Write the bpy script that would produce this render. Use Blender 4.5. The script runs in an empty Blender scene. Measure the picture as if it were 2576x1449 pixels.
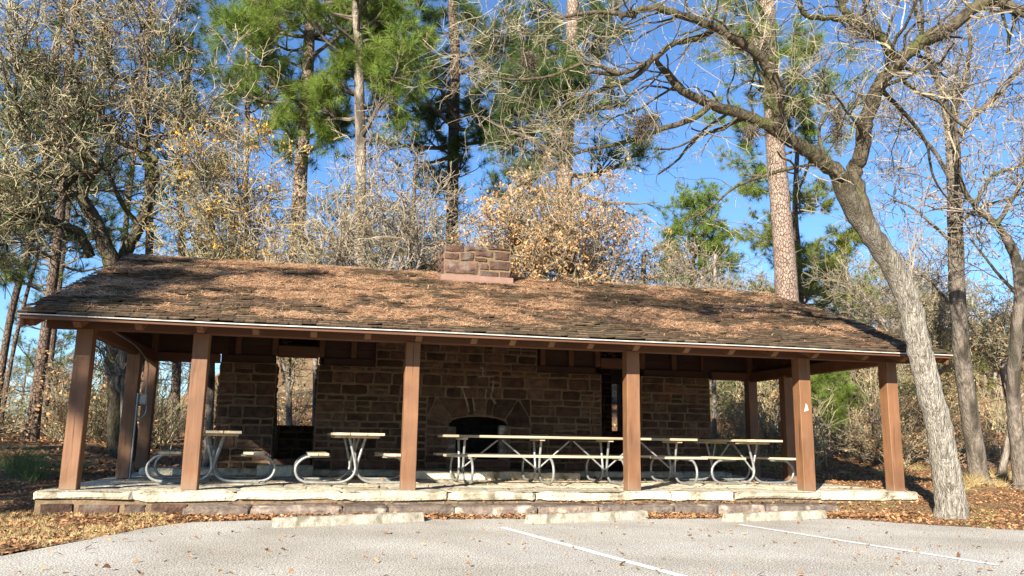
import bpy, math, random
import numpy as np
from mathutils import Vector, noise
rs = np.random.RandomState(7); rnd = random.Random(5)
SC = bpy.context.scene; COL = SC.collection
# ------------------------------------------------------------------ camera
F_PX = 2045.4; PITCH = .185; ROLL = .0154; YAW = .2251
CAM = np.array([0, -11.598, .704])
_c, _s = math.cos(YAW), math.sin(YAW)
FW = np.array([_s*math.cos(PITCH), _c*math.cos(PITCH), math.sin(PITCH)])
_r0 = np.array([_c, -_s, 0.]); _u0 = np.cross(_r0, FW)
RT = math.cos(ROLL)*_r0 + math.sin(ROLL)*_u0; UP = -math.sin(ROLL)*_r0 + math.cos(ROLL)*_u0
def at(u, v, D): return CAM + D*(FW + (u-1288)/F_PX*RT - (v-724.5)/F_PX*UP)
def at_z(u, v, z):
    d = FW + (u-1288)/F_PX*RT - (v-724.5)/F_PX*UP
    return CAM + d*(z-CAM[2])/d[2]
def at_y(u, v, y):
    d = FW + (u-1288)/F_PX*RT - (v-724.5)/F_PX*UP
    return CAM + d*(y-CAM[1])/d[1]
cd = bpy.data.cameras.new('camera'); cam = bpy.data.objects.new('camera', cd); COL.objects.link(cam)
cd.sensor_width = 36; cd.lens = F_PX/2576*36; cd.clip_end = 2000; cd.clip_start = .05
from mathutils import Matrix
cam.matrix_world = Matrix(((RT[0], UP[0], -FW[0], CAM[0]), (RT[1], UP[1], -FW[1], CAM[1]), (RT[2], UP[2], -FW[2], CAM[2]), (0, 0, 0, 1)))
SC.camera = cam
# ------------------------------------------------------------------ light
EL = math.radians(23.2); AZ = math.radians(36)
sd = bpy.data.lights.new('sun', 'SUN'); sd.energy = 5.0; sd.angle = math.radians(.5); sd.color = (1, .93, .80)
sun = bpy.data.objects.new('sun', sd); COL.objects.link(sun)
sv = Vector((-math.sin(AZ)*math.cos(EL), -math.cos(AZ)*math.cos(EL), math.sin(EL)))
sun.rotation_euler = sv.to_track_quat('Z', 'Y').to_euler()
W = bpy.data.worlds.new('World'); SC.world = W; W.use_nodes = True
nt = W.node_tree; bg = nt.nodes['Background']; sky = nt.nodes.new('ShaderNodeTexSky')
sky.sky_type = 'NISHITA'; sky.sun_disc = False; sky.sun_elevation = EL; sky.sun_rotation = math.atan2(sv.x, sv.y)
sky.air_density = 1.0; sky.dust_density = .0; sky.ozone_density = 7.0
nt.links.new(sky.outputs[0], bg.inputs[0]); bg.inputs[1].default_value = .080
vs = SC.view_settings; vs.view_transform = 'Standard'; vs.look = 'None'; vs.gamma = 1; vs.exposure = 1.45
# ------------------------------------------------------------------ materials
def mat(name, c1, c2, scale=6, detail=6, rough=.85, bump=.2, bscale=None, stretch=(1, 1, 1), tone=0., mixpos=(.35, .65), c3=None, s3=.8, p3=(.5, .62), spec=.25, metal=0, trans=0., kind='noise', bdist=.02):
    m = bpy.data.materials.new(name); m.use_nodes = True; t = m.node_tree; N = t.nodes; L = t.links
    b = N['Principled BSDF']; b.inputs['Roughness'].default_value = rough; b.inputs['Metallic'].default_value = metal
    b.inputs['Specular IOR Level'].default_value = spec
    g = N.new('ShaderNodeNewGeometry') if kind == 'world' else N.new('ShaderNodeTexCoord')
    mp = N.new('ShaderNodeMapping'); L.new(g.outputs['Position' if kind == 'world' else 'Object'], mp.inputs[0]); mp.inputs['Scale'].default_value = stretch
    n = N.new('ShaderNodeTexNoise'); n.inputs['Scale'].default_value = scale; n.inputs['Detail'].default_value = detail; n.inputs['Roughness'].default_value = .65
    L.new(mp.outputs[0], n.inputs['Vector'])
    r = N.new('ShaderNodeValToRGB'); r.color_ramp.elements[0].position = mixpos[0]; r.color_ramp.elements[1].position = mixpos[1]
    r.color_ramp.elements[0].color = (*c1, 1); r.color_ramp.elements[1].color = (*c2, 1); L.new(n.outputs[0], r.inputs[0]); col = r.outputs[0]
    if c3:
        n3 = N.new('ShaderNodeTexNoise'); n3.inputs['Scale'].default_value = s3; n3.inputs['Detail'].default_value = 5; L.new(mp.outputs[0], n3.inputs['Vector'])
        r3 = N.new('ShaderNodeValToRGB'); r3.color_ramp.elements[0].position = p3[0]; r3.color_ramp.elements[1].position = p3[1]; L.new(n3.outputs[0], r3.inputs[0])
        mx = N.new('ShaderNodeMixRGB'); L.new(r3.outputs[0], mx.inputs[0]); L.new(col, mx.inputs[1]); mx.inputs[2].default_value = (*c3, 1); col = mx.outputs[0]
    if tone:
        a = N.new('ShaderNodeAttribute'); a.attribute_name = 'tone'
        mr = N.new('ShaderNodeMapRange'); mr.inputs[3].default_value = 1-tone; mr.inputs[4].default_value = 1+tone; L.new(a.outputs['Fac'], mr.inputs[0])
        mx = N.new('ShaderNodeVectorMath'); mx.operation = 'SCALE'; L.new(col, mx.inputs[0]); L.new(mr.outputs[0], mx.inputs['Scale']); col = mx.outputs[0]
    L.new(col, b.inputs['Base Color'])
    if bump:
        bn = N.new('ShaderNodeTexNoise'); bn.inputs['Scale'].default_value = bscale or scale*3; bn.inputs['Detail'].default_value = 6; L.new(mp.outputs[0], bn.inputs['Vector'])
        bp = N.new('ShaderNodeBump'); bp.inputs['Strength'].default_value = bump; bp.inputs['Distance'].default_value = bdist
        L.new(bn.outputs[0], bp.inputs['Height']); L.new(bp.outputs[0], b.inputs['Normal'])
    if trans:
        tr = N.new('ShaderNodeBsdfTranslucent'); L.new(col, tr.inputs[0]); ms = N.new('ShaderNodeMixShader'); ms.inputs[0].default_value = trans
        L.new(b.outputs[0], ms.inputs[1]); L.new(tr.outputs[0], ms.inputs[2]); L.new(ms.outputs[0], N['Material Output'].inputs[0])
    return m
M = {}
M['paint'] = mat('brown_paint', (.165, .078, .036), (.22, .108, .052), 5, rough=.6, bump=.6, bscale=22, stretch=(1, 1, .10), c3=(.10, .045, .024), s3=9, p3=(.60, .70), spec=.35, bdist=.008, tone=.06)
m = M['paint']; N = m.node_tree.nodes; L = m.node_tree.links; b = N['Principled BSDF']; src = b.inputs['Base Color'].links[0].from_socket
tc = N.new('ShaderNodeTexCoord'); mp = N.new('ShaderNodeMapping'); mp.inputs['Scale'].default_value = (38, 38, .9); L.new(tc.outputs['Object'], mp.inputs[0])
nz = N.new('ShaderNodeTexNoise'); nz.inputs['Scale'].default_value = 1; nz.inputs['Detail'].default_value = 3; L.new(mp.outputs[0], nz.inputs[0])
r = N.new('ShaderNodeValToRGB'); r.color_ramp.elements[0].position = .27; r.color_ramp.elements[0].color = (.22, .2, .18, 1); r.color_ramp.elements[1].position = .36; r.color_ramp.elements[1].color = (1, 1, 1, 1); L.new(nz.outputs[0], r.inputs[0])
n2 = N.new('ShaderNodeTexNoise'); n2.inputs['Scale'].default_value = 2.3; n2.inputs['Detail'].default_value = 6; L.new(tc.outputs['Object'], n2.inputs[0])
r2 = N.new('ShaderNodeValToRGB'); r2.color_ramp.elements[0].position = .35; r2.color_ramp.elements[0].color = (.78, .78, .8, 1); r2.color_ramp.elements[1].position = .68; r2.color_ramp.elements[1].color = (1.12, 1.1, 1.08, 1); L.new(n2.outputs[0], r2.inputs[0])
for rr_ in (r, r2):
    mx = N.new('ShaderNodeMixRGB'); mx.blend_type = 'MULTIPLY'; mx.inputs[0].default_value = 1; L.new(src, mx.inputs[1]); L.new(rr_.outputs[0], mx.inputs[2]); src = mx.outputs[0]
sp = N.new('ShaderNodeSeparateXYZ'); L.new(tc.outputs['Object'], sp.inputs[0]); ad = N.new('ShaderNodeMath'); ad.operation = 'MULTIPLY_ADD'; L.new(n2.outputs[0], ad.inputs[0]); ad.inputs[1].default_value = -.5; L.new(sp.outputs['Z'], ad.inputs[2])
mr = N.new('ShaderNodeMapRange'); mr.inputs[1].default_value = -.26; mr.inputs[2].default_value = -.08; mr.inputs[3].default_value = .55; mr.inputs[4].default_value = 0; L.new(ad.outputs[0], mr.inputs[0])
mx = N.new('ShaderNodeMixRGB'); L.new(mr.outputs[0], mx.inputs[0]); L.new(src, mx.inputs[1]); mx.inputs[2].default_value = (.20, .14, .09, 1); L.new(mx.outputs[0], b.inputs['Base Color'])
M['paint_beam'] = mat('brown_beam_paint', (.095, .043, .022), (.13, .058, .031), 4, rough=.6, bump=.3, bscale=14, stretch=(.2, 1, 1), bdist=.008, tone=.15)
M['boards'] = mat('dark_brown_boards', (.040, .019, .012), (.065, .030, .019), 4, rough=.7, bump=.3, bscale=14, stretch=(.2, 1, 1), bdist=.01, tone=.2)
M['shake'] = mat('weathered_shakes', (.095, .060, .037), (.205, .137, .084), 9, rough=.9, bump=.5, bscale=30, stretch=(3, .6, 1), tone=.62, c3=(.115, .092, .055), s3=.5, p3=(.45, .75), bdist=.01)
M['drip'] = mat('drip_edge_metal', (.34, .32, .28), (.56, .54, .49), 8, rough=.5, bump=.1)
M['stone'] = mat('dark_sandstone', (.056, .032, .022), (.135, .076, .050), 7, rough=.92, bump=1, bscale=26, tone=.5, c3=(.12, .045, .028), s3=1.6, p3=(.56, .75), bdist=.03)
M['mortar'] = mat('mortar', (.135, .092, .052), (.215, .15, .09), 9, rough=.95, bump=.8, bscale=40, bdist=.02)
M['repair'] = mat('newer_mortar', (.21, .155, .10), (.36, .28, .19), 14, rough=.95, bump=.5)
M['lime'] = mat('pale_limestone', (.43, .37, .265), (.68, .61, .465), 5, rough=.9, bump=.9, bscale=22, tone=.32, c3=(.20, .165, .105), s3=4, p3=(.52, .72), bdist=.03)
M['stepstone'] = mat('grey_brown_sandstone', (.105, .078, .062), (.24, .185, .145), 6, rough=.93, bump=.9, bscale=24, tone=.35, c3=(.42, .38, .30), s3=4, p3=(.58, .7), bdist=.03)
M['chimstone'] = mat('chimney_sandstone', (.050, .031, .024), (.125, .066, .045), 7, rough=.92, bump=.9, bscale=26, tone=.45, c3=(.12, .10, .085), s3=4, p3=(.5, .68), bdist=.03)
M['conc'] = mat('weathered_concrete', (.27, .24, .185), (.45, .41, .33), 9, rough=.95, bump=.7, bscale=40, c3=(.20, .175, .12), s3=7, p3=(.52, .68), bdist=.015)
M['wood'] = mat('weathered_planks', (.40, .30, .17), (.55, .43, .26), 7, rough=.75, bump=.4, bscale=30, stretch=(.12, 1, 1), tone=.15, bdist=.006)
M['steel'] = mat('galvanised_steel', (.20, .205, .20), (.34, .345, .335), 14, rough=.5, bump=.12, metal=.45, c3=(.20, .15, .11), s3=5, p3=(.62, .72), spec=.5)
M['greybox'] = mat('grey_box_metal', (.22, .24, .24), (.32, .34, .33), 14, rough=.4, bump=.05, metal=.4)
M['soot'] = mat('sooty_brick', (.006, .005, .005), (.022, .017, .014), 8, rough=.95, bump=.5, tone=.4)
M['oakbark'] = mat('oak_bark', (.10, .08, .058), (.42, .37, .30), 6, rough=.95, bump=1, bscale=13, stretch=(5, 5, 1), c3=(.12, .095, .06), s3=.9, p3=(.60, .75), bdist=.06)
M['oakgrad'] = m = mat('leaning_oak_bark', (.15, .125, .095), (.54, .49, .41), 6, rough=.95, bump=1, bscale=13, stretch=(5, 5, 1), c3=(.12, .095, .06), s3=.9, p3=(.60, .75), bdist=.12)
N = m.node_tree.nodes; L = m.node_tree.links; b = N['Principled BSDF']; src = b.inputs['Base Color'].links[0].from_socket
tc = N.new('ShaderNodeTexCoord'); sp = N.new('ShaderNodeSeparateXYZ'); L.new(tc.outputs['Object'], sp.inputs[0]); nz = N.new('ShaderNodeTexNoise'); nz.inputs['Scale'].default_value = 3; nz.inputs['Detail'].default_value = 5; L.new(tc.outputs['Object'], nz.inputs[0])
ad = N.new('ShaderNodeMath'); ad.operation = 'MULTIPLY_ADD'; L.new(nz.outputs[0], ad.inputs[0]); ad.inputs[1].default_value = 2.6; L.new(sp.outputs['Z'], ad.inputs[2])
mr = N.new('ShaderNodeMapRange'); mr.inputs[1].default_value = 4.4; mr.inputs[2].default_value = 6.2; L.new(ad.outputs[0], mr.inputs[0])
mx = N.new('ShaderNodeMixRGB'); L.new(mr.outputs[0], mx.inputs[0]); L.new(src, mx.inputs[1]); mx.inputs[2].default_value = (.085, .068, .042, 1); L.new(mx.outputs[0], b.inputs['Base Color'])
M['darkbark'] = mat('mossy_bark', (.030, .024, .016), (.125, .098, .064), 6, rough=.95, bump=1, bscale=12, stretch=(2, 2, 1), c3=(.085, .085, .03), s3=1.6, p3=(.5, .66), bdist=.05)
M['greybark'] = mat('grey_bark', (.15, .12, .095), (.40, .34, .28), 6, rough=.95, bump=1, bscale=14, stretch=(2.5, 2.5, .7), bdist=.05, c3=(.09, .07, .05), s3=1.5)
M['greybark_dark'] = mat('dark_grey_bark', (.085, .068, .052), (.26, .215, .17), 6, rough=.95, bump=1, bscale=14, stretch=(3, 3, .8), bdist=.05, c3=(.06, .05, .035), s3=1.5)
def plates(name, cd_, c1, c2, sc):
    m = mat(name, c1, c2, 3, rough=.95, bump=0, stretch=(1, 1, 1)); t = m.node_tree; N = t.nodes; L = t.links; b = N['Principled BSDF']
    tc = N.new('ShaderNodeTexCoord'); mp = N.new('ShaderNodeMapping'); mp.inputs['Scale'].default_value = (sc, sc, sc*.5); L.new(tc.outputs['Object'], mp.inputs[0])
    nz = N.new('ShaderNodeTexNoise'); nz.inputs['Scale'].default_value = 1.2; L.new(mp.outputs[0], nz.inputs[0])
    mx0 = N.new('ShaderNodeMixRGB'); mx0.inputs[0].default_value = .25; L.new(mp.outputs[0], mx0.inputs[1]); L.new(nz.outputs['Color'], mx0.inputs[2])
    v = N.new('ShaderNodeTexVoronoi'); v.feature = 'DISTANCE_TO_EDGE'; v.inputs['Scale'].default_value = 1; L.new(mx0.outputs[0], v.inputs['Vector'])
    r = N.new('ShaderNodeValToRGB'); r.color_ramp.elements[0].position = .01; r.color_ramp.elements[1].position = .10; L.new(v.outputs[0], r.inputs[0])
    src = b.inputs['Base Color'].links[0].from_socket
    mx = N.new('ShaderNodeMixRGB'); L.new(r.outputs[0], mx.inputs[0]); mx.inputs[1].default_value = (*cd_, 1); L.new(src, mx.inputs[2]); L.new(mx.outputs[0], b.inputs['Base Color'])
    bp = N.new('ShaderNodeBump'); bp.inputs['Strength'].default_value = .9; bp.inputs['Distance'].default_value = .04; L.new(r.outputs[0], bp.inputs['Height']); L.new(bp.outputs[0], b.inputs['Normal'])
    return m
M['pinebark'] = plates('pine_bark', (.17, .115, .085), (.25, .17, .13), (.36, .28, .225), 20)
M['pinebark_dark'] = plates('dark_pine_bark', (.05, .035, .028), (.10, .07, .052), (.19, .135, .10), 15)
M['twig'] = mat('pale_lichened_twigs', (.155, .122, .072), (.37, .31, .205), 3, rough=.9, bump=0, tone=.3)
M['twig_oak'] = mat('pale_oak_twigs', (.15, .12, .075), (.38, .325, .225), 3, rough=.9, bump=0, tone=.35)
M['twig_grey'] = mat('grey_twigs', (.125, .10, .068), (.32, .265, .19), 3, rough=.9, bump=0, tone=.3)
M['twig_olive'] = mat('olive_twigs', (.16, .135, .07), (.40, .345, .21), 3, rough=.9, bump=0, tone=.35)
M['twig_dark'] = mat('dark_branches', (.07, .055, .04), (.19, .155, .11), 3, rough=.95, bump=0, tone=.3)
M['needle'] = mat('pine_needles_green', (.10, .16, .025), (.23, .30, .055), 1.2, rough=.5, bump=0, tone=.45, trans=.35)
M['needle_dark'] = mat('pine_needles_dark', (.045, .085, .022), (.115, .165, .04), 1.2, rough=.55, bump=0, tone=.45, trans=.3)
M['needle_yel'] = mat('pine_needles_yellow_green', (.16, .20, .03), (.26, .28, .05), 1.2, rough=.5, bump=0, tone=.35, trans=.35)
M['leaf_gold'] = mat('golden_leaves', (.50, .26, .03), (.72, .42, .06), 3, rough=.6, bump=0, tone=.3, trans=.3)
M['leaf_tan'] = mat('tan_dead_leaves', (.36, .20, .088), (.60, .37, .175), 3, rough=.7, bump=0, tone=.4, trans=.25)
M['leaf_green'] = mat('small_green_leaves', (.09, .098, .035), (.20, .205, .08), 3, rough=.6, bump=0, tone=.45, trans=.25)
M['litter'] = mat('fallen_leaves', (.17, .085, .038), (.44, .235, .11), 2.5, rough=.85, bump=0, tone=.6)
M['straw'] = mat('fallen_pine_straw', (.42, .215, .11), (.72, .43, .24), 2.5, rough=.8, bump=0, tone=.45)
M['drygrass'] = mat('dry_grass_blades', (.30, .22, .09), (.50, .38, .18), 2.5, rough=.8, bump=0, tone=.4)
M['greengrass'] = mat('green_grass_blades', (.10, .13, .04), (.22, .25, .09), 2.5, rough=.8, bump=0, tone=.4)
M['soil'] = mat('leafy_soil', (.095, .050, .025), (.34, .175, .075), 22, 8, rough=.95, bump=1, bscale=45, kind='world', c3=(.29, .20, .10), s3=.45, p3=(.46, .66), bdist=.05)
M['line'] = mat('white_road_paint', (.66, .65, .62), (.80, .79, .76), 30, rough=.8, bump=.4, bscale=120, bdist=.004, c3=(.46, .44, .40), s3=55, p3=(.50, .62))
M['white'] = mat('white_scar', (.7, .68, .62), (.8, .78, .74), 8, rough=.8, bump=0)
# chip-seal parking surface
m = mat('chip_seal', (.56, .525, .46), (.68, .64, .555), 1.1, 6, rough=.95, bump=0, kind='world'); M['lot'] = m
t = m.node_tree; N = t.nodes; L = t.links; b = N['Principled BSDF']; src = b.inputs['Base Color'].links[0].from_socket
g = N.new('ShaderNodeNewGeometry')
v = N.new('ShaderNodeTexVoronoi'); v.inputs['Scale'].default_value = 85; L.new(g.outputs['Position'], v.inputs['Vector'])
v2 = N.new('ShaderNodeTexNoise'); v2.inputs['Scale'].default_value = 75; v2.inputs['Detail'].default_value = 3; L.new(g.outputs['Position'], v2.inputs['Vector'])
r = N.new('ShaderNodeValToRGB'); r.color_ramp.elements[0].position = .44; r.color_ramp.elements[1].position = .53; r.color_ramp.elements[0].color = (.30, .26, .22, 1); r.color_ramp.elements[1].color = (1.12, 1.12, 1.12, 1)
L.new(v2.outputs[0], r.inputs[0])
mx = N.new('ShaderNodeMixRGB'); mx.blend_type = 'MULTIPLY'; mx.inputs[0].default_value = 1; L.new(src, mx.inputs[1]); L.new(r.outputs[0], mx.inputs[2])
n5 = N.new('ShaderNodeTexNoise'); n5.inputs['Scale'].default_value = .6; n5.inputs['Detail'].default_value = 7; L.new(g.outputs['Position'], n5.inputs['Vector'])
r5 = N.new('ShaderNodeValToRGB'); r5.color_ramp.elements[0].position = .35; r5.color_ramp.elements[0].color = (.80, .77, .72, 1); r5.color_ramp.elements[1].position = .6; r5.color_ramp.elements[1].color = (1, 1, 1, 1); L.new(n5.outputs[0], r5.inputs[0])
mx5 = N.new('ShaderNodeMixRGB'); mx5.blend_type = 'MULTIPLY'; mx5.inputs[0].default_value = 1; L.new(mx.outputs[0], mx5.inputs[1]); L.new(r5.outputs[0], mx5.inputs[2]); mx = mx5
mr = N.new('ShaderNodeMapRange'); mr.inputs[3].default_value = .78; mr.inputs[4].default_value = 1.2; L.new(v.outputs['Color'], mr.inputs[0])
sc_ = N.new('ShaderNodeVectorMath'); sc_.operation = 'SCALE'; L.new(mx.outputs[0], sc_.inputs[0]); L.new(mr.outputs[0], sc_.inputs['Scale']); L.new(sc_.outputs[0], b.inputs['Base Color'])
bp = N.new('ShaderNodeBump'); bp.inputs['Strength'].default_value = .6; bp.inputs['Distance'].default_value = .006; L.new(v2.outputs[0], bp.inputs['Height']); L.new(bp.outputs[0], b.inputs['Normal'])

# ------------------------------------------------------------------ mesh helpers
def tag(o, label=None, cat=None, group=None, kind=None):
    for k, v_ in (('label', label), ('category', cat), ('group', group), ('kind', kind)):
        if v_: o[k] = v_
    return o
def empty(name, loc, label=None, cat=None, group=None, rz=0):
    o = bpy.data.objects.new(name, None); COL.objects.link(o); o.location = loc; o.rotation_euler.z = rz; o.empty_display_size = .2
    return tag(o, label, cat, group)
class MB:
    def __init__(s): s.v = []; s.q = []; s.t = []; s.tq = []; s.tt = []; s.n = 0
    def add(s, v, q=None, t=None, tone=.5):
        v = np.asarray(v, float).reshape(-1, 3); s.v.append(v)
        for F_, lst, tl, k in ((q, s.q, s.tq, 4), (t, s.t, s.tt, 3)):
            if F_ is not None and len(F_):
                F_ = np.asarray(F_, int).reshape(-1, k); lst.append(F_ + s.n)
                tl.append(np.broadcast_to(np.asarray(tone, float), (len(F_),)))
        s.n += len(v); return s
    def hexa(s, c, tone=.5):   # 8 corners: bottom 4 (ccw) then top 4
        return s.add(c, [(3, 2, 1, 0), (4, 5, 6, 7), (0, 1, 5, 4), (1, 2, 6, 5), (2, 3, 7, 6), (3, 0, 4, 7)], tone=tone)
    def box(s, x0, x1, y0, y1, z0, z1, tone=.5):
        return s.hexa([(x0, y0, z0), (x1, y0, z0), (x1, y1, z0), (x0, y1, z0), (x0, y0, z1), (x1, y0, z1), (x1, y1, z1), (x0, y1, z1)], tone)
    def beam(s, a, b_, w, h, tone=.5):
        a = Vector(a); b_ = Vector(b_); d = (b_-a).normalized(); r_ = d.cross(Vector((0, 0, 1)))
        if r_.length < 1e-3: r_ = Vector((1, 0, 0))
        r_.normalize(); u = r_.cross(d)
        c = []
        for p in (a, b_):
            for i, j in ((-1, -1), (1, -1), (1, 1), (-1, 1)): c.append(p+r_*(i*w/2)+u*(j*h/2))
        return s.hexa(c, tone)
    def tube(s, pts, r_, sides=8, tone=.5, cap=True, rough=0., seed=0):
        P = np.asarray(pts, float)[None]; R_ = np.broadcast_to(np.asarray(r_, float), (P.shape[1],))[None]
        return s.tubes(P, R_, sides, tone, rough, cap)
    def tubes(s, P, R_, sides=3, tone=.5, rough=0., cap=False):
        n, k, _ = P.shape
        T = np.empty_like(P); T[:, 1:-1] = P[:, 2:]-P[:, :-2]; T[:, 0] = P[:, 1]-P[:, 0]; T[:, -1] = P[:, -1]-P[:, -2]
        T /= np.linalg.norm(T, axis=2, keepdims=True)+1e-9
        mt = np.abs(T.mean(1)); ref = np.zeros((n, 3)); ref[np.arange(n), mt.argmin(1)] = 1
        A = np.cross(T, ref[:, None]); A /= np.linalg.norm(A, axis=2, keepdims=True)+1e-9; B = np.cross(T, A)
        an = np.arange(sides)*2*math.pi/sides
        rr = R_[:, :, None]*np.ones(sides)
        if rough:
            lo = rs.uniform(-1, 1, (n, 1, sides)); hi = rs.uniform(-1, 1, (n, k, sides)); rr = rr*(1+rough*(.6*lo+.5*hi))
        V = P[:, :, None]+rr[..., None]*(np.cos(an)[None, None, :, None]*A[:, :, None]+np.sin(an)[None, None, :, None]*B[:, :, None])
        i = np.arange(n)[:, None, None]*k*sides; j = np.arange(k-1)[None, :, None]*sides; a = np.arange(sides)[None, None]; a2 = (a+1) % sides
        q = np.stack([i+j+a, i+j+a2, i+j+sides+a2, i+j+sides+a], -1).reshape(-1, 4)
        if np.ndim(tone): tone = np.repeat(tone, (k-1)*sides)
        s.add(V.reshape(-1, 3), q, tone=tone)
        if cap and sides > 3:
            V_ = V.reshape(-1, 3)
            for i_ in range(n):
                for st, cen in ((0, P[i_, 0]), ((k-1)*sides, P[i_, -1])):
                    ring = V_[i_*k*sides+st:i_*k*sides+st+sides]
                    s.add(np.vstack([ring, cen]), t=[(x, (x+1) % sides, sides) for x in range(sides)])
        return s
    def build(s, name, m, parent=None, origin=(0, 0, 0), smooth=False, bevel=0):
        me = bpy.data.meshes.new(name)
        V = np.vstack(s.v) - np.asarray(origin, float)
        Q = np.vstack(s.q) if s.q else np.zeros((0, 4), int); T = np.vstack(s.t) if s.t else np.zeros((0, 3), int)
        tone = np.concatenate(s.tq+s.tt)
        me.vertices.add(len(V)); me.vertices.foreach_set('co', V.astype(np.float32).ravel())
        li = np.concatenate([Q.ravel(), T.ravel()]).astype(np.int32); me.loops.add(len(li)); me.loops.foreach_set('vertex_index', li)
        tot = np.concatenate([np.full(len(Q), 4), np.full(len(T), 3)]).astype(np.int32); st = np.concatenate([[0], np.cumsum(tot)[:-1]]).astype(np.int32)
        me.polygons.add(len(tot)); me.polygons.foreach_set('loop_start', st); me.polygons.foreach_set('loop_total', tot)
        me.polygons.foreach_set('use_smooth', np.full(len(tot), bool(smooth)))
        me.update(calc_edges=True)
        a = me.attributes.new('tone', 'FLOAT', 'FACE'); a.data.foreach_set('value', tone.astype(np.float32))
        me.materials.append(m); me.validate()
        o = bpy.data.objects.new(name, me); COL.objects.link(o)
        if parent: o.parent = parent
        if bevel:
            md = o.modifiers.new('bevel', 'BEVEL'); md.width = bevel; md.segments = 1; md.limit_method = 'ANGLE'
        return o
def smooth(a, b_, x):
    t_ = np.clip((x-a)/(b_-a), 0, 1); return t_*t_*(3-2*t_)
def catmull(P, n=6):
    P = np.asarray(P, float); Q = np.vstack([2*P[0]-P[1], P, 2*P[-1]-P[-2]]); out = []
    for i in range(1, len(Q)-2):
        for t_ in np.linspace(0, 1, n, endpoint=False):
            a, b_, c, d = Q[i-1], Q[i], Q[i+1], Q[i+2]
            out.append(.5*((2*b_)+(-a+c)*t_+(2*a-5*b_+4*c-d)*t_**2+(-a+3*b_-3*c+d)*t_**3))
    out.append(Q[-2]); return np.array(out)
# ------------------------------------------------------------------ terrain
GZ = -.30
def hgt(x, y):
    x = np.asarray(x, float); y = np.asarray(y, float)
    a = x/(np.maximum(y, -6)+11.6+6*(y < -6))
    h = GZ + .24*smooth(-.6, 5, y)
    out = smooth(9.2, 10.5, x)
    h = h + out*.10*smooth(-1.2, 1, y) + .13*smooth(7.4, 8.0, x)*(1-smooth(9.5, 10.5, x))*smooth(-1.15, -.35, y)*(1-smooth(2, 5, y))
    left = smooth(-3.6, -6, x); h = h + left*(.15*smooth(1, 6, y)+.30*smooth(4, 12, y))
    g_ = .012 + .125*smooth(-.24, -.04, a) + .075*smooth(.1, .75, a)
    yy = np.clip(y-9.5, 0, 75)
    h = h + g_*(np.sqrt(yy*yy+4)-2) + .35*smooth(5, 10, y)*smooth(-.1, .2, a)
    h = h + .25*smooth(9, 20, y)*np.sin(x*.45+1)*np.cos(y*.31) + .8*smooth(20, 50, y)*np.sin(x*.13+2)*np.sin(y*.11)
    return h
def gh(x, y): return float(hgt(x, y))
xs = np.concatenate([np.linspace(-150, -14, 24)[:-1], np.arange(-14, 22, .4), np.linspace(22, 200, 40)])
ys = np.concatenate([np.linspace(-60, -4, 12)[:-1], np.arange(-4, 16, .4), np.linspace(16, 220, 60)])
XX, YY = np.meshgrid(xs, ys); ZZ = hgt(XX, YY)
near = (np.abs(XX) < 22) & (YY < 16) & (YY > -1.0)
ZZ = ZZ + np.where(near & ~((XX > -3.8) & (XX < 9.6) & (YY < 10)), .04*np.sin(XX*3.1+YY*1.7)*np.sin(YY*2.3-XX), 0)
inside = (XX > -3.4) & (XX < 9.1) & (YY > .1) & (YY < 8.2)
ZZ = np.where(inside, np.minimum(ZZ, GZ), ZZ)
nx, ny = len(xs), len(ys); idx = np.arange(nx*ny).reshape(ny, nx)
q = np.stack([idx[:-1, :-1], idx[:-1, 1:], idx[1:, 1:], idx[1:, :-1]], -1).reshape(-1, 4)
gmb = MB().add(np.stack([XX, YY, ZZ], -1).reshape(-1, 3), q); tag(gmb.build('ground', M['soil'], smooth=True), kind='structure')
# parking lot sheet
edge_px = [(-700, 1520), (0, 1405), (115, 1382), (230, 1360), (390, 1330), (480, 1319), (600, 1313), (900, 1310), (1200, 1309), (1800, 1308), (2090, 1309), (2200, 1315), (2300, 1322), (2450, 1331), (2576, 1338), (3300, 1372)]
E_ = [at_z(u, v_, GZ) for u, v_ in edge_px]; E_ = catmull(E_, 8)
E_[:, 0] += rs.uniform(-.015, .015, len(E_)); E_[:, 1] += rs.uniform(-.03, .03, len(E_))
lot = MB(); far = np.column_stack([np.linspace(-30, 40, len(E_)), np.full(len(E_), -40.), np.full(len(E_), GZ)])
Zl = GZ+.02; E_[:, 2] = Zl; far[:, 2] = Zl; low = E_.copy(); low[:, 2] = GZ-.05
n_ = len(E_)
lot.add(np.vstack([E_, far]), [(i+1, i, i+n_, i+n_+1) for i in range(n_-1)])
lot.add(np.vstack([E_, low]), [(i, i+1, i+n_+1, i+n_) for i in range(n_-1)])
tag(lot.build('parking_lot', M['lot']), kind='structure')
EDX, EDY = E_[:, 0], E_[:, 1]; o_ = np.argsort(EDX)
def edge_y(x): return np.interp(x, EDX[o_], EDY[o_])
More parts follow.
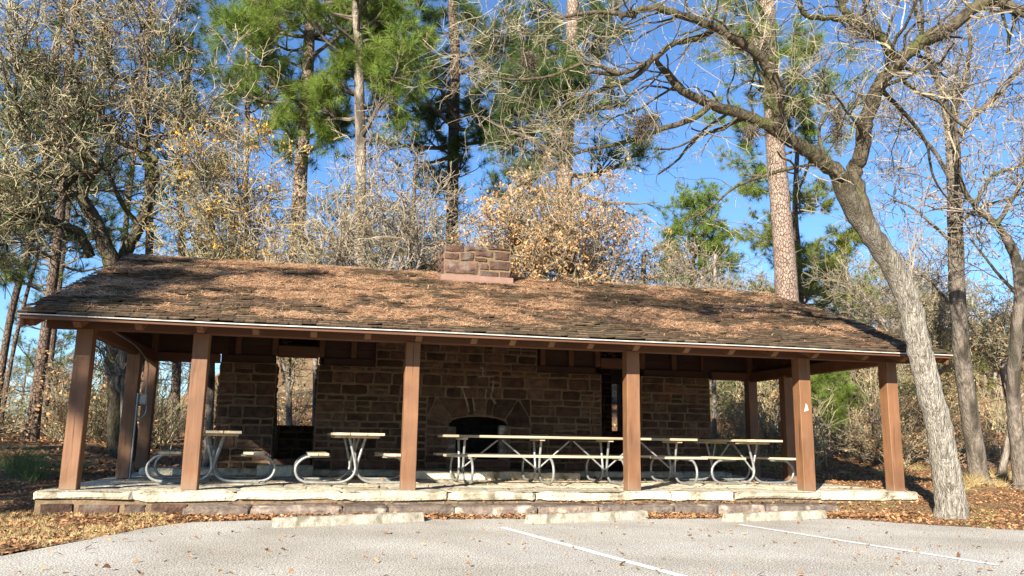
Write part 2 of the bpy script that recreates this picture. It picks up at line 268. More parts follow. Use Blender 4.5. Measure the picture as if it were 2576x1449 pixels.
# ------------------------------------------------------------------ parking lines and wheel stops
def ground_strip(p, q_, w, z):
    p = np.array(p[:2]); q_ = np.array(q_[:2]); d = (q_-p)/np.linalg.norm(q_-p); n2 = np.array([-d[1], d[0]])*w/2
    mb = MB(); k = 40; pts = [p+(q_-p)*i/k for i in range(k+1)]; V = []
    for c in pts:
        V += [(*(c-n2*rs.uniform(.93, 1.05)), z), (*(c+n2*rs.uniform(.93, 1.05)), z)]
    return mb.add(V, [(2*i, 2*i+2, 2*i+3, 2*i+1) for i in range(k)])
Lz = Zl+.004
for a, b_ in (((1262, 1326), (1715, 1449)), ((1860, 1319), (2510, 1421))):
    p, q_ = at_z(*a, Lz), at_z(*b_, Lz)
    if a[0] < 1500: q_ = q_ + (q_-p)*.25
    tag(ground_strip(p, q_, .10, Lz).build('parking_line', M['line']), kind='structure')
def wheel_stop(a, b_, wob, label):
    A = at_z(*a, Zl); B = at_z(*b_, Zl); d = B-A; Ln = np.linalg.norm(d[:2]); ang = math.atan2(d[1], d[0])
    mb = MB(); k = 26; V = []
    prof = [(-.09, 0), (-.085, .03), (-.06, .095), (-.045, .105), (.045, .105), (.06, .095), (.085, .03), (.09, 0)]
    for i in range(k+1):
        x = Ln*i/k
        for (yy, zz) in prof: V.append((x, yy+.09+rs.uniform(-.003, .003), zz*(1+wob*rs.uniform(-.06, .03))+.001))
    q = [(i*8+j, (i+1)*8+j, (i+1)*8+j+1, i*8+j+1) for i in range(k) for j in range(7)]
    mb.add(V, q); mb.add(V[:8], [(0, 1, 6, 7), (1, 2, 5, 6), (2, 3, 4, 5)]); mb.add(V[-8:], [(7, 6, 1, 0), (6, 5, 2, 1), (5, 4, 3, 2)])
    o = mb.build('wheel_stop', M['conc'], bevel=.006); o.location = (A[0], A[1], Zl); o.rotation_euler.z = ang
    tag(o, label, 'wheel stop', 'concrete wheel stops at the edge of the lot')
wheel_stop((697, 1329), (1067, 1312), 1, 'long weathered concrete wheel stop in front of the left end of the stone step')
wheel_stop((1339, 1319), (1632, 1306), 1, 'concrete wheel stop with leaves along its foot, below the long picnic table')
wheel_stop((1840, 1314), (2082, 1304), 1, 'concrete wheel stop nearest the leaning oak, at the right end of the stone step')

# ------------------------------------------------------------------ stone masonry
def quad_stone(mb, c00, c10, c11, c01, nrm, proud=.03, tone=None, nu=5, nv=4, rough=.02):
    c00, c10, c11, c01, nrm = [np.asarray(c, float) for c in (c00, c10, c11, c01, nrm)]
    us = np.array([0, .04, .12, .5, .88, .96, 1]) if nu > 5 else np.array([0, .06, .3, .7, .94, 1]); vs_ = np.array([0, .09, .35, .7, .91, 1])
    nu_, nv_ = len(us), len(vs_); seed = rs.uniform(0, 100); V = []
    cx = (c00+c10+c11+c01)/4
    for j, v_ in enumerate(vs_):
        for i, u in enumerate(us):
            p = (1-u)*(1-v_)*c00+u*(1-v_)*c10+u*v_*c11+(1-u)*v_*c01
            eu = min(i, nu_-1-i); ev = min(j, nv_-1-j)
            if eu == 0 and ev == 0: p = p+(cx-p)*.06
            p = p + np.array([noise.noise((p[0]*9+seed, p[1]*9, p[2]*9)), 0, noise.noise((p[0]*9, p[1]*9+seed, p[2]*9+5))])*(rough if abs(nrm[2]) < .5 else 0)
            d = 0 if (eu == 0 or ev == 0) else proud*(.72 if (eu == 1 or ev == 1) else 1)
            if d: d += rough*.9*noise.noise((p[0]*7+seed, p[1]*7, p[2]*7)) + rs.uniform(-.3, .3)*rough
            V.append(p+nrm*d)
    q = [(j*nu_+i, j*nu_+i+1, (j+1)*nu_+i+1, (j+1)*nu_+i) for j in range(nv_-1) for i in range(nu_-1)]
    mb.add(V, q, tone=rs.uniform(0, 1) if tone is None else tone)
def layout(x0, x1, z0, z1, hmin=.12, hmax=.25, wmin=.2, wmax=.54):
    out = []; z = z0
    while z < z1-.02:
        h = rnd.uniform(hmin, hmax)
        if z1-(z+h) < hmin*.8: h = z1-z
        x = x0
        while x < x1-.02:
            w = rnd.uniform(wmin, wmax)*(1 if h > .15 else .85)
            if x1-(x+w) < wmin*.8: w = x1-x
            if h > .19 and rnd.random() < .3:
                s_ = rnd.uniform(.42, .58)
                out += [(x, x+w, z, z+h*s_), (x, x+w, z+h*s_, z+h)]
            else: out.append((x, x+w, z, z+h))
            x += w
        z += h
    return out
def stones_front(mb, rects, y, gap=.032, proud=.03, sgn=-1, skip=None, **k):
    for (a, b_, c, d) in rects:
        if skip and skip((a+b_)/2, (c+d)/2): continue
        g0, g1, g2, g3 = [gap/2*rnd.uniform(.6, 1.6) for _ in range(4)]
        quad_stone(mb, (a+g0, y, c+g2), (b_-g1, y, c+g2), (b_-g1, y, d-g3), (a+g0, y, d-g3), (0, sgn, 0), proud, **k) if sgn < 0 else \
            quad_stone(mb, (b_-g1, y, c+g2), (a+g0, y, c+g2), (a+g0, y, d-g3), (b_-g1, y, d-g3), (0, 1, 0), proud, **k)
def stones_side(mb, rects, x, sgn, gap=.024, proud=.03, **k):   # rects in (y,z)
    for (a, b_, c, d) in rects:
        g0 = gap/2
        if sgn < 0: quad_stone(mb, (x, b_-g0, c+g0), (x, a+g0, c+g0), (x, a+g0, d-g0), (x, b_-g0, d-g0), (-1, 0, 0), proud, **k)
        else: quad_stone(mb, (x, a+g0, c+g0), (x, b_-g0, c+g0), (x, b_-g0, d-g0), (x, a+g0, d-g0), (1, 0, 0), proud, **k)
def backing(mb, x0, x1, z0, z1, y0, y1, holes):
    xc = sorted({x0, x1, *[h[0] for h in holes], *[h[1] for h in holes]}); zc = sorted({z0, z1, *[h[2] for h in holes], *[h[3] for h in holes]})
    solid = {}
    for i in range(len(xc)-1):
        for j in range(len(zc)-1):
            cx, cz = (xc[i]+xc[i+1])/2, (zc[j]+zc[j+1])/2
            solid[i, j] = not any(h[0] < cx < h[1] and h[2] < cz < h[3] for h in holes)
    for (i, j), s_ in solid.items():
        if not s_: continue
        a, b_, c, d = xc[i], xc[i+1], zc[j], zc[j+1]
        mb.add([(a, y0, c), (b_, y0, c), (b_, y0, d), (a, y0, d), (a, y1, c), (b_, y1, c), (b_, y1, d), (a, y1, d)],
               [(0, 1, 2, 3), (5, 4, 7, 6)])
        if not solid.get((i-1, j)): mb.add([(a, y0, c), (a, y1, c), (a, y1, d), (a, y0, d)], [(0, 3, 2, 1)])
        if not solid.get((i+1, j)): mb.add([(b_, y0, c), (b_, y1, c), (b_, y1, d), (b_, y0, d)], [(0, 1, 2, 3)])
        if not solid.get((i, j-1)): mb.add([(a, y0, c), (b_, y0, c), (b_, y1, c), (a, y1, c)], [(0, 3, 2, 1)])
        if not solid.get((i, j+1)): mb.add([(a, y0, d), (b_, y0, d), (b_, y1, d), (a, y1, d)], [(0, 1, 2, 3)])

# ------------------------------------------------------------------ the shelter
XL, XR = -3.108, 9.055; EY, EZ = -.66, 2.15; RY, RZ = 4.62, 4.02; ROOF0, ROOF1 = -3.66, 9.62
SH = empty('picnic_shelter', (3, 4, 0), 'long brown open-sided picnic shelter with shake roof and dark stone wall', 'shelter')
SHO = (3, 4, 0)
def part(mb, name, m, **k): return mb.build(name, m, SH, origin=SHO, **k)
# platform
pl = MB(); plm = MB()
PX0, PX1, PY0, PY1 = -3.44, 9.28, -.13, 7.9
plm.box(PX0+.03, PX1-.03, PY0+.03, PY1-.03, -.5, -.03); part(plm, 'platform_core', M['mortar'])
x = PX0
while x < PX1-.05:     # cap stones along the front edge
    w = rnd.uniform(.6, 1.5); w = PX1-x if PX1-(x+w) < .3 else w
    zt = rs.uniform(-.006, .004)
    zb_ = -.118+rs.uniform(-.02, .02)
    quad_stone(pl, (x+.002, PY0, zb_), (x+w-.002, PY0, zb_), (x+w-.002, PY0, -.012), (x+.002, PY0, -.012), (0, -1, 0), .022, nu=7, rough=.03)
    quad_stone(pl, (x+.002, PY0-.012, -.014), (x+w-.002, PY0-.012, -.014), (x+w-.002, .42, -.014), (x+.002, .42, -.014), (0, 0, 1), .014+zt, nu=7, rough=.003)
    x += w
yy = .43
while yy < PY1-.1:     # flagstones
    h = rnd.uniform(.45, .8); h = PY1-yy if PY1-(yy+h) < .3 else h; x = PX0
    while x < PX1-.05:
        w = rnd.uniform(.5, 1.2); w = PX1-x if PX1-(x+w) < .3 else w
        quad_stone(pl, (x+.008, yy+.008, -.016), (x+w-.008, yy+.008, -.016), (x+w-.008, yy+h-.008, -.016), (x+.008, yy+h-.008, -.016), (0, 0, 1), .014, nu=5, rough=.003); x += w
    yy += h
stones_side(pl, [(PY0+i*.6, PY0+(i+1)*.6, -.135, -.012) for i in range(14)], PX1-.02, 1, proud=.02)
stones_side(pl, [(PY0+i*.6, PY0+(i+1)*.6, -.135, -.012) for i in range(14)], PX0+.02, -1, proud=.02)
part(pl, 'platform_paving', M['lime'])
ps = MB(); stones_front(ps, layout(PX0+.06, PX1-.1, -.5, -.14, .15, .17, .25, .7), PY0+.05, proud=.05); part(ps, 'platform_foot', M['chimstone'])
# posts
HB = 2.057; PW = .205
def post(x, y, z0=0., z1=HB, w=PW):
    mb = MB(); k = 10; V = []
    for i in range(k+1):
        z = z0+.002+(z1-z0)*i/k
        for sx, sy in ((-1, -1), (1, -1), (1, 1), (-1, 1)):
            V.append((x+sx*w/2+rs.uniform(-.0025, .0025), y+w/2+sy*w/2+rs.uniform(-.0025, .0025), z))
    q = [(i*4+j, i*4+(j+1) % 4, (i+1)*4+(j+1) % 4, (i+1)*4+j) for i in range(k) for j in range(4)]
    mb.add(V, q); mb.add(V[:4], [(3, 2, 1, 0)]); mb.add(V[-4:], [(0, 1, 2, 3)])
    return part(mb, 'post', M['paint'], bevel=.008)
FX = [XL+.02, -1.64, 1.225, 4.56, 7.46, XR]
for x in FX: post(x, 0)
post(XL, 3.05); post(XL, 4.45, .115); post(XR, 3.05); post(XR, 4.45)
for x in (1.9, XR): post(x, 7.5, -.05, 2.60)
sc = MB(); c_ = (7.452, -.006, 1.28)
sc.add([(7.43, -.0045, 1.26), (7.49, -.0045, 1.24), (7.475, -.0045, 1.31), (7.455, -.0045, 1.345), (7.415, -.0045, 1.22)], t=[(0, 1, 2), (0, 2, 3), (4, 1, 0)])
part(sc, 'paint_scar', M['white'])
# beams
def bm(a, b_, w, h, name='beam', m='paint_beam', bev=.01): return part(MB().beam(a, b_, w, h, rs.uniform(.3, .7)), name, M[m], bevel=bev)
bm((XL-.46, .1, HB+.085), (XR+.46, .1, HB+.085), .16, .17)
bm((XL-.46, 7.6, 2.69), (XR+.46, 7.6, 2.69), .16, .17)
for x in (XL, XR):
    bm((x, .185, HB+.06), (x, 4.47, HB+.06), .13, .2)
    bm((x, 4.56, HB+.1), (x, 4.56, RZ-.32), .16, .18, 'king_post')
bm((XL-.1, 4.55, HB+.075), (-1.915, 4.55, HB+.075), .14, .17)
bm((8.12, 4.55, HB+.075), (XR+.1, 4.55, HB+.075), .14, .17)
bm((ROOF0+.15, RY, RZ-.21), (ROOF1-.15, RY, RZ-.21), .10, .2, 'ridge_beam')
# rafters (tails under the eave)
SL = math.atan2(RZ-EZ, RY-EY); sx = [-3.58, -3.05, -2.33, -1.59, -.9, -.16, .55, 1.24, 2.01, 2.56, 3.13, 3.71, 4.41, 5.2, 5.92, 6.64, 7.33, 8.2, 8.9, 9.54]
BY = 8.12
REAR = (0, BY-RY, RY-EY)
def roofrun(sgn): return (RY-EY) if sgn < 0 else (BY-RY)
def roofz(y): return RZ-(abs(y-RY))*math.tan(SL)
for x in sx:
    for sgn in (-1, 1):
        y0 = RY+sgn*(roofrun(sgn)-.09); mb = MB()
        zo = -.055; th = .15; w = .085
        ya, yb, yc = y0, y0-sgn*.11, RY-sgn*.05
        V = []
        for xx in (x-w/2, x+w/2):
            V += [(xx, ya, roofz(ya)+zo), (xx, ya, roofz(ya)+zo-.055), (xx, yb, roofz(yb)+zo-th), (xx, yc, roofz(yc)+zo-th), (xx, yc, roofz(yc)+zo)]
        mb.add(V, [(0, 1, 2, 3), (5, 8, 7, 6), (0, 5, 6, 1), (1, 6, 7, 2), (2, 7, 8, 3), (3, 8, 9, 4), (4, 9, 5, 0)], [(0, 3, 4), (5, 9, 8)], tone=rs.uniform(.3, .9))
        part(mb, 'rafter', M['paint'])
# roof deck (two slabs) and barge boards
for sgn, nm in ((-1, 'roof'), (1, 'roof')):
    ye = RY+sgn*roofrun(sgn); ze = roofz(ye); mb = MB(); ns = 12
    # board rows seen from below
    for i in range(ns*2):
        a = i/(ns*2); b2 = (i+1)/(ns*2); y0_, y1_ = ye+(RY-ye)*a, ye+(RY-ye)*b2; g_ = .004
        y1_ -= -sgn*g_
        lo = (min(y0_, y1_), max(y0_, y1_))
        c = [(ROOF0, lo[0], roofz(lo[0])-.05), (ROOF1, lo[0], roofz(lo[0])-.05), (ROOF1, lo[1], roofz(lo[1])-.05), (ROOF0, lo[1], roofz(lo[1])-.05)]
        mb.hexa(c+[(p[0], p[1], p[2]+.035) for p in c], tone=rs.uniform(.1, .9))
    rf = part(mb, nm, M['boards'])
    sh = MB(); S_ = roofrun(sgn)/math.cos(SL); nrow = 36 if sgn < 0 else 20; ex = S_/nrow
    cosL, sinL = math.cos(SL), math.sin(SL)
    for i in range(nrow):
        s0 = i*ex-.03; x = ROOF0-.02-rnd.uniform(0, .1)
        while x < ROOF1+.01:
            w = rnd.uniform(.09, .21); xa, xb = max(x+.003, ROOF0-.03), min(x+w-.003, ROOF1+.03); x += w
            if xb-xa < .02: continue
            j0 = rnd.uniform(-.016, .014) if rnd.random() < .9 else rnd.uniform(-.045, .0); lift = rnd.uniform(.036, .056); cur = rnd.uniform(-.003, .006) if rnd.random() < .9 else rnd.uniform(.01, .025)
            sa = s0+j0; sb = min(s0+ex*1.7, S_+.02)
            base = .004
            def P_(x_, s_, h_):
                y_ = ye - sgn*s_*cosL; return (x_, y_ - (-sgn)*(-1)*h_*sinL*(1), EZ+s_*sinL+h_*cosL-.012)
            # normal of the slope: front slope leans towards -y
            def Q_(x_, s_, h_): return (x_, ye-sgn*s_*cosL+sgn*h_*sinL, ze+s_*sinL+h_*cosL-.012)
            V = [Q_(xa, sa+.006, lift-.024+cur*.3), Q_(xb, sa+.006, lift-.024+cur), Q_(xb, sb, base), Q_(xa, sb, base), Q_(xa, sa, lift+cur*.3), Q_(xb, sa, lift+cur), Q_(xb, sb, base+.004), Q_(xa, sb, base+.004)]
            if sgn > 0: V = [V[1], V[0], V[3], V[2], V[5], V[4], V[7], V[6]]
            sh.add(V, [(4, 5, 6, 7), (0, 1, 5, 4), (1, 2, 6, 5), (3, 0, 4, 7)], tone=[rs.beta(2, 2.2), .16, .2, .2])  # dark butt tone: weathered end grain, plus painted-in shadow of the gaps below
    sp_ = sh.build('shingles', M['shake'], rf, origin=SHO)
# ridge cap
rc = MB(); x = ROOF0-.03
while x < ROOF1+.02:
    w = .19; h = .038+rnd.uniform(0, .012)
    V = [(x, RY-.13, RZ-.015), (x+.3, RY-.13, RZ-.03), (x+.3, RY, RZ+.018), (x, RY, RZ+h), (x, RY+.13, RZ-.015), (x+.3, RY+.13, RZ-.03)]
    rc.add(V, [(0, 1, 2, 3), (3, 2, 5, 4)], tone=rs.uniform(0, .8)); x += w
part(rc, 'ridge_cap', M['shake'])
de = MB(); k = 60
xx = np.linspace(ROOF0-.01, ROOF1+.01, k+1); V = []
for x in xx:
    dz = .004*math.sin(x*1.3); V += [(x, EY-.062, EZ-.034+dz), (x, EY-.062, EZ-.021+dz), (x, EY+.02, EZ-.006+dz), (x, EY-.052, EZ-.034+dz)]
de.add(V, [(4*i+a, 4*i+4+a, 4*i+4+(a+1) % 4, 4*i+(a+1) % 4) for i in range(k) for a in range(4)]); part(de, 'drip_edge', M['drip'])
fb = MB().box(ROOF0+.01, ROOF1-.01, EY-.028, EY+.012, EZ-.075, EZ-.03); part(fb, 'fascia', M['paint_beam'])
for x in (ROOF0+.02, ROOF1-.02):
    for sgn in (-1, 1):
        ye = RY+sgn*(roofrun(sgn)-.02); bm((x, ye, roofz(ye)-.12), (x, RY+sgn*.06, roofz(RY)-.135), .045, .13, 'barge_board')
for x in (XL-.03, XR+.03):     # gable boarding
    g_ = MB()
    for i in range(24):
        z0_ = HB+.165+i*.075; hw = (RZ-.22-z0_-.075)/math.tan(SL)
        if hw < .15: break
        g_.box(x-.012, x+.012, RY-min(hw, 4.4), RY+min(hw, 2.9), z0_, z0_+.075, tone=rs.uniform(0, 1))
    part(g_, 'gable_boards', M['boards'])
# stone wall with openings
WY, WT, WX0, WX1, WZ = 4.56, .45, -1.91, 8.09, 2.075
OL = (-.88, -.12, .0, WZ); OR = (5.64, 6.52, .0, WZ); FP = (2.46, 3.67, .32, 1.17); BR = (.98, 4.25)
PIERS = ((WX0, OL[0]), (OL[1], OR[0]), (OR[1], WX1)); mos = []; sts = [MB(), MB(), MB()]
for i, (a, b_) in enumerate(PIERS):
    mo = MB(); backing(mo, a, b_, -.2, WZ, WY, WY+WT, [FP] if i == 1 else []); mos.append(mo)
mo = mos[1]; backing(mo, BR[0], BR[1], WZ, 3.35, WY+.003, WY+WT-.003, [])
def pier(x): return sts[0 if x < OL[0]+.1 else 1 if x < OR[0]+.1 else 2]
def arch(x): t_ = (x-(FP[0]+FP[1])/2)/((FP[1]-FP[0])/2); return 1.0+.155*math.sqrt(max(0, 1-t_*t_))
xa = np.linspace(FP[0], FP[1], 17)
for i in range(16):
    z0_, z1_ = arch(xa[i]), arch(xa[i+1])
    mo.hexa([(xa[i], WY+.002, z0_), (xa[i+1], WY+.002, z1_), (xa[i+1], WY+.2, z1_), (xa[i], WY+.2, z0_), (xa[i], WY+.002, 1.18), (xa[i+1], WY+.002, 1.18), (xa[i+1], WY+.2, 1.18), (xa[i], WY+.2, 1.18)])
walls = [part(m_, 'stone_wall', M['mortar']) for m_ in mos]
st = sts[1]
for (a, b_, c, d) in ((WX0, OL[0], .1, WZ), (OR[1], WX1, .1, WZ)):
    stones_front(pier(a), layout(a, b_, c, d), WY)
AZ0, AZ1, AX0, AX1 = .1, 1.52, 2.02, 4.12
for R_ in (layout(OL[1], AX0, .1, AZ1), layout(AX1, OR[0], .1, AZ1), layout(OL[1], OR[0], AZ1, WZ), layout(BR[0], BR[1], WZ, 3.3)):
    stones_front(st, R_, WY)
stones_front(st, layout(AX0, FP[0]-.02, .1, .95), WY); stones_front(st, layout(FP[1]+.02, AX1, .1, .95), WY)
stones_front(st, [(FP[0], FP[0]+.4, .13, .31), (FP[0]+.4, FP[0]+.8, .13, .31), (FP[0]+.8, FP[1], .13, .31)], WY)
cx = (FP[0]+FP[1])/2        # voussoirs
inner = [(FP[0]-.02, .96), (2.52, 1.10), (2.84, 1.17), (2.98, 1.19), (3.18, 1.19), (3.32, 1.17), (3.60, 1.10), (FP[1]+.02, .96)]
outer = [(AX0+.0, 1.12), (2.22, AZ1), (2.78, AZ1+.0), (2.93, AZ1), (3.22, AZ1), (3.38, AZ1), (3.86, AZ1), (AX1, 1.12)]
for i in range(7):
    (a, za), (b_, zb) = inner[i], inner[i+1]; (c, zc), (d, zd) = outer[i], outer[i+1]
    sh_ = .012; quad_stone(st, (a+sh_, WY, za+sh_), (b_-sh_, WY, zb+sh_), (d-sh_, WY, zd-sh_), (c+sh_, WY, zc-sh_), (0, -1, 0), .028, nu=7)
quad_stone(st, (AX0+.01, WY, .965), (FP[0]-.04, WY, .965), (FP[0]-.06, WY, .985), (AX0+.01, WY, 1.10), (0, -1, 0), .025)
quad_stone(st, (FP[1]+.04, WY, .965), (AX1-.01, WY, .965), (AX1-.01, WY, 1.10), (FP[1]+.06, WY, .985), (0, -1, 0), .025)
quad_stone(st, (AX0+.01, WY, 1.17), (2.16, WY, 1.44), (2.18, WY, AZ1), (AX0+.01, WY, AZ1-.01), (0, -1, 0), .025)
quad_stone(st, (3.94, WY, 1.44), (AX1-.01, WY, 1.17), (AX1-.01, WY, AZ1-.01), (3.92, WY, AZ1), (0, -1, 0), .025)
for xw, sg in ((WX0, -1), (WX1, 1), (OL[0], 1), (OL[1], -1), (OR[0], 1), (OR[1], -1)):
    if sg < 0: stones_side(pier(xw), [(WY+.02, WY+WT-.02, z_, z_+.19) for z_ in np.arange(.1, WZ-.1, .195)], xw, -1, proud=.025)
    else: stones_side(pier(xw-.3 if sg > 0 else xw), [(WY+.02, WY+WT-.02, z_, z_+.19) for z_ in np.arange(.1, WZ-.1, .195)], xw, 1, proud=.025)
for st, wall in zip(sts, walls): st.build('stonework', M['stone'], wall, origin=SHO)
# pale mortar repairs above the arch
mp_ = MB()
for pts in (((2.70, 1.72), (2.78, 1.52), (2.84, 1.36), (2.86, 1.24)), ((2.92, 1.55), (2.95, 1.4), (2.97, 1.26)), ((2.60, 1.74), (2.86, 1.73)), ((3.2, 1.70), (3.18, 1.5)), ((3.34, 1.95), (3.33, 1.72), (3.3, 1.55), (3.46, 1.36)), ((3.02, 1.95), (3.36, 1.96)), ((3.12, 1.97), (3.12, 2.12), (3.06, 2.13))):
    mp_.tube(catmull([(a, WY-.018, z_) for a, z_ in pts], 4), .019, 6, rough=.45)
part(mp_, 'mortar_repair', M['repair'])
# firebox
fx = MB()
x0, x1, z0_, z1_ = FP[0], FP[1], FP[2], FP[3]
def bricks(mb, P0, U_, V_, wu, hv, nrm):
    P0, U_, V_, nrm = map(np.array, (P0, U_, V_, nrm)); nr = int(hv/.07)
    for r__ in range(nr):
        xo = -.1*(r__ % 2)
        while xo < wu-.01:
            a = max(xo, 0); b2 = min(xo+.2, wu); xo += .2
            if b2-a < .03: continue
            c = [P0+U_*(a+.004)+V_*(r__*.07+.004), P0+U_*(b2-.004)+V_*(r__*.07+.004), P0+U_*(b2-.004)+V_*((r__+1)*.07-.004), P0+U_*(a+.004)+V_*((r__+1)*.07-.004)]
            mb.hexa([p for p in c]+[p+nrm*.01 for p in c], tone=rs.uniform(0, 1))
fx.add([(x0+.12, 5.3, z0_), (x1-.12, 5.3, z0_), (x1-.12, 5.3, 1.5), (x0+.12, 5.3, 1.5), (x0, WY+.06, z0_), (x1, WY+.06, z0_), (x1, WY+.06, 1.5), (x0, WY+.06, 1.5)], [(0, 1, 2, 3), (4, 0, 3, 7), (1, 5, 6, 2), (4, 5, 1, 0), (3, 2, 6, 7)])
bricks(fx, (x0+.12, 5.29, z0_), (1, 0, 0), (0, 0, 1), x1-x0-.24, .85, (0, -1, 0))
part(fx, 'firebox', M['soot'])
fj = MB(); fk_ = MB()
bricks(fj, (x1-.17, WY+.05, z0_), (1, 0, 0), (0, 0, 1), .16, .66, (0, -1, 0)); bricks(fk_, (x0+.01, WY+.05, z0_), (1, 0, 0), (0, 0, 1), .14, .62, (0, -1, 0))
fk_.box(x0+.002, x0+.155, WY+.052, WY+.2, z0_, z0_+.63); fj.box(x1-.175, x1-.002, WY+.052, WY+.2, z0_, z0_+.67)
part(fj, 'firebox_jamb', M['stepstone']); part(fk_, 'firebox_jamb', M['stepstone'])
# hearth and ledge of pale stone at the foot of the wall
he = MB()
def slab_row(mb, x0, x1, y0, y1, z0, z1):
    x = x0
    while x < x1-.05:
        w = rnd.uniform(.5, .95); w = x1-x if x1-(x+w) < .3 else w
        quad_stone(mb, (x+.006, y0, z0), (x+w-.006, y0, z0), (x+w-.006, y0, z1-.01), (x+.006, y0, z1-.01), (0, -1, 0), .016)
        quad_stone(mb, (x+.006, y0, z1-.012), (x+w-.006, y0, z1-.012), (x+w-.006, y1, z1-.012), (x+.006, y1, z1-.012), (0, 0, 1), .012, rough=.004); x += w
    mb.box(x0+.01, x1-.01, y0+.01, y1-.005, z0, z1-.02)
slab_row(he, XL+.02, WX0, 4.2, 4.95, .0, .13)
slab_row(he, WX0, 1.62, 4.2, WY-.003, .0, .12)
slab_row(he, 1.66, 4.7, 3.05, WY-.003, .0, .15)
slab_row(he, 4.74, XR-.7, 4.2, WY-.003, .0, .12)
slab_row(he, OL[0]-.2, OL[1]+.03, 3.95, 4.19, .0, .2)
hth = part(he, 'hearth', M['lime'])
sb = MB(); slab_row(sb, OL[0]+.03, OL[1]-.03, 4.58, 5.0, 0.0, .3); part(sb, 'door_sill', M['stone'])
# boarding above the stone wall
for (a, b_) in ((WX0, BR[0]), (BR[1], WX1)):
    up = MB()
    z = WZ+.16
    while z < 3.75:
        for (c, d) in ((a, b_),):
            for (e, f_) in ([(a, OL[0]-.1), (OL[1]+.1, b_)] if a < 0 else [(a, OR[0]-.1), (OR[1]+.1, b_)]):
                zt = z+.17
                up.box(e, f_, WY+.14, WY+.165, z+.003, zt, tone=rs.uniform(0, 1))
        if z > WZ+.5:
            for (e, f_) in ([(OL[0]-.1, OL[1]+.1)] if a < 0 else [(OR[0]-.1, OR[1]+.1)]): up.box(e, f_, WY+.142, WY+.163, z+.003, z+.17, tone=rs.uniform(0, 1))
        z += .174
    part(up, 'wall_boarding', M['boards'])
for a, b_ in ((XL+.09, WX0+.12), (WX1-.12, XR-.09)):
    eb_ = MB(); z = HB+.165
    while z < 3.75: eb_.box(a, b_, WY+.02, WY+.045, z, z+.17, tone=rs.uniform(0, 1)); z += .17
    part(eb_, 'end_boarding', M['boards'])
for a, b_ in ((WX0, OL[0]-.1), (OL[1]+.1, BR[0]-.003), (BR[1]+.003, OR[0]-.1), (OR[1]+.1, WX1)):
    part(MB().box(a, b_, WY+.06, WY+.24, WZ+.003, WZ+.155), 'top_plate', M['boards'], bevel=.01)
for x in (WX0+.3, OL[0]-.06, OL[1]+.06, .55, BR[1]+.14, 5.0, OR[0]-.06, OR[1]+.06, 7.3, WX1-.1):
    part(MB().box(x-.055, x+.055, WY+.03, WY+.135, WZ+.158, 3.72), 'stud', M['paint_beam'], bevel=.006)
for o1 in (OL, OR):
    part(MB().box(o1[0]-.003, o1[1]+.003, WY+.015, WY+.2, 2.215, 2.43), 'lintel', M['paint_beam'], bevel=.008)
    for x in (o1[0]-.06, o1[1]+.06): part(MB().box(x-.06, x+.06, WY+.02, WY+.22, WZ+.157, 2.6), 'door_post', M['paint_beam'], bevel=.006) if False else None
# rear room walls (seen through the openings)
RWY = 7.12; rb = MB(); WL = (-1.30, -.10, .95, 2.55); WR = (6.80, 7.04, .96, 2.10)
backing(rb, WX0, WX1, -.2, 2.55, RWY, RWY+.3, [WL, WR])
rb.box(WX0, WX0+.3, WY+WT+.002, RWY-.002, -.2, 2.3); rb.box(WX1-.3, WX1, WY+WT+.002, RWY-.002, -.2, 2.3)
rw = part(rb, 'rear_wall', M['mortar'])
rst = MB(); sk = lambda x, z: (WL[0]-.1 < x < WL[1]+.1 and z > WL[2]) or (WR[0]-.1 < x < WR[1]+.1 and WR[2] < z < WR[3])
for a, b_ in ((WX0+.3, WL[0]), (WL[1], WR[0]), (WR[1], WX1-.3)): stones_front(rst, layout(a, b_, .0, 2.5), RWY)
stones_front(rst, layout(WL[0], WL[1], .0, WL[2]), RWY); stones_front(rst, layout(WR[0], WR[1], .0, WR[2], wmin=.1, wmax=.3), RWY)
stones_side(rst, [(RWY+.02, RWY+.28, z_, z_+.19) for z_ in np.arange(WL[2], 2.4, .195)], WL[1], -1, proud=.02)
stones_side(rst, [(RWY+.02, RWY+.28, z_, z_+.19) for z_ in np.arange(WL[2], 2.4, .195)], WL[0], 1, proud=.02)
rst.build('rear_stonework', M['stone'], rw, origin=SHO)
# inner partition beside the right doorway
part(MB().box(7.25, 7.35, WY+WT+.01, RWY-.01, 0, 2.3), 'partition', M['boards'])
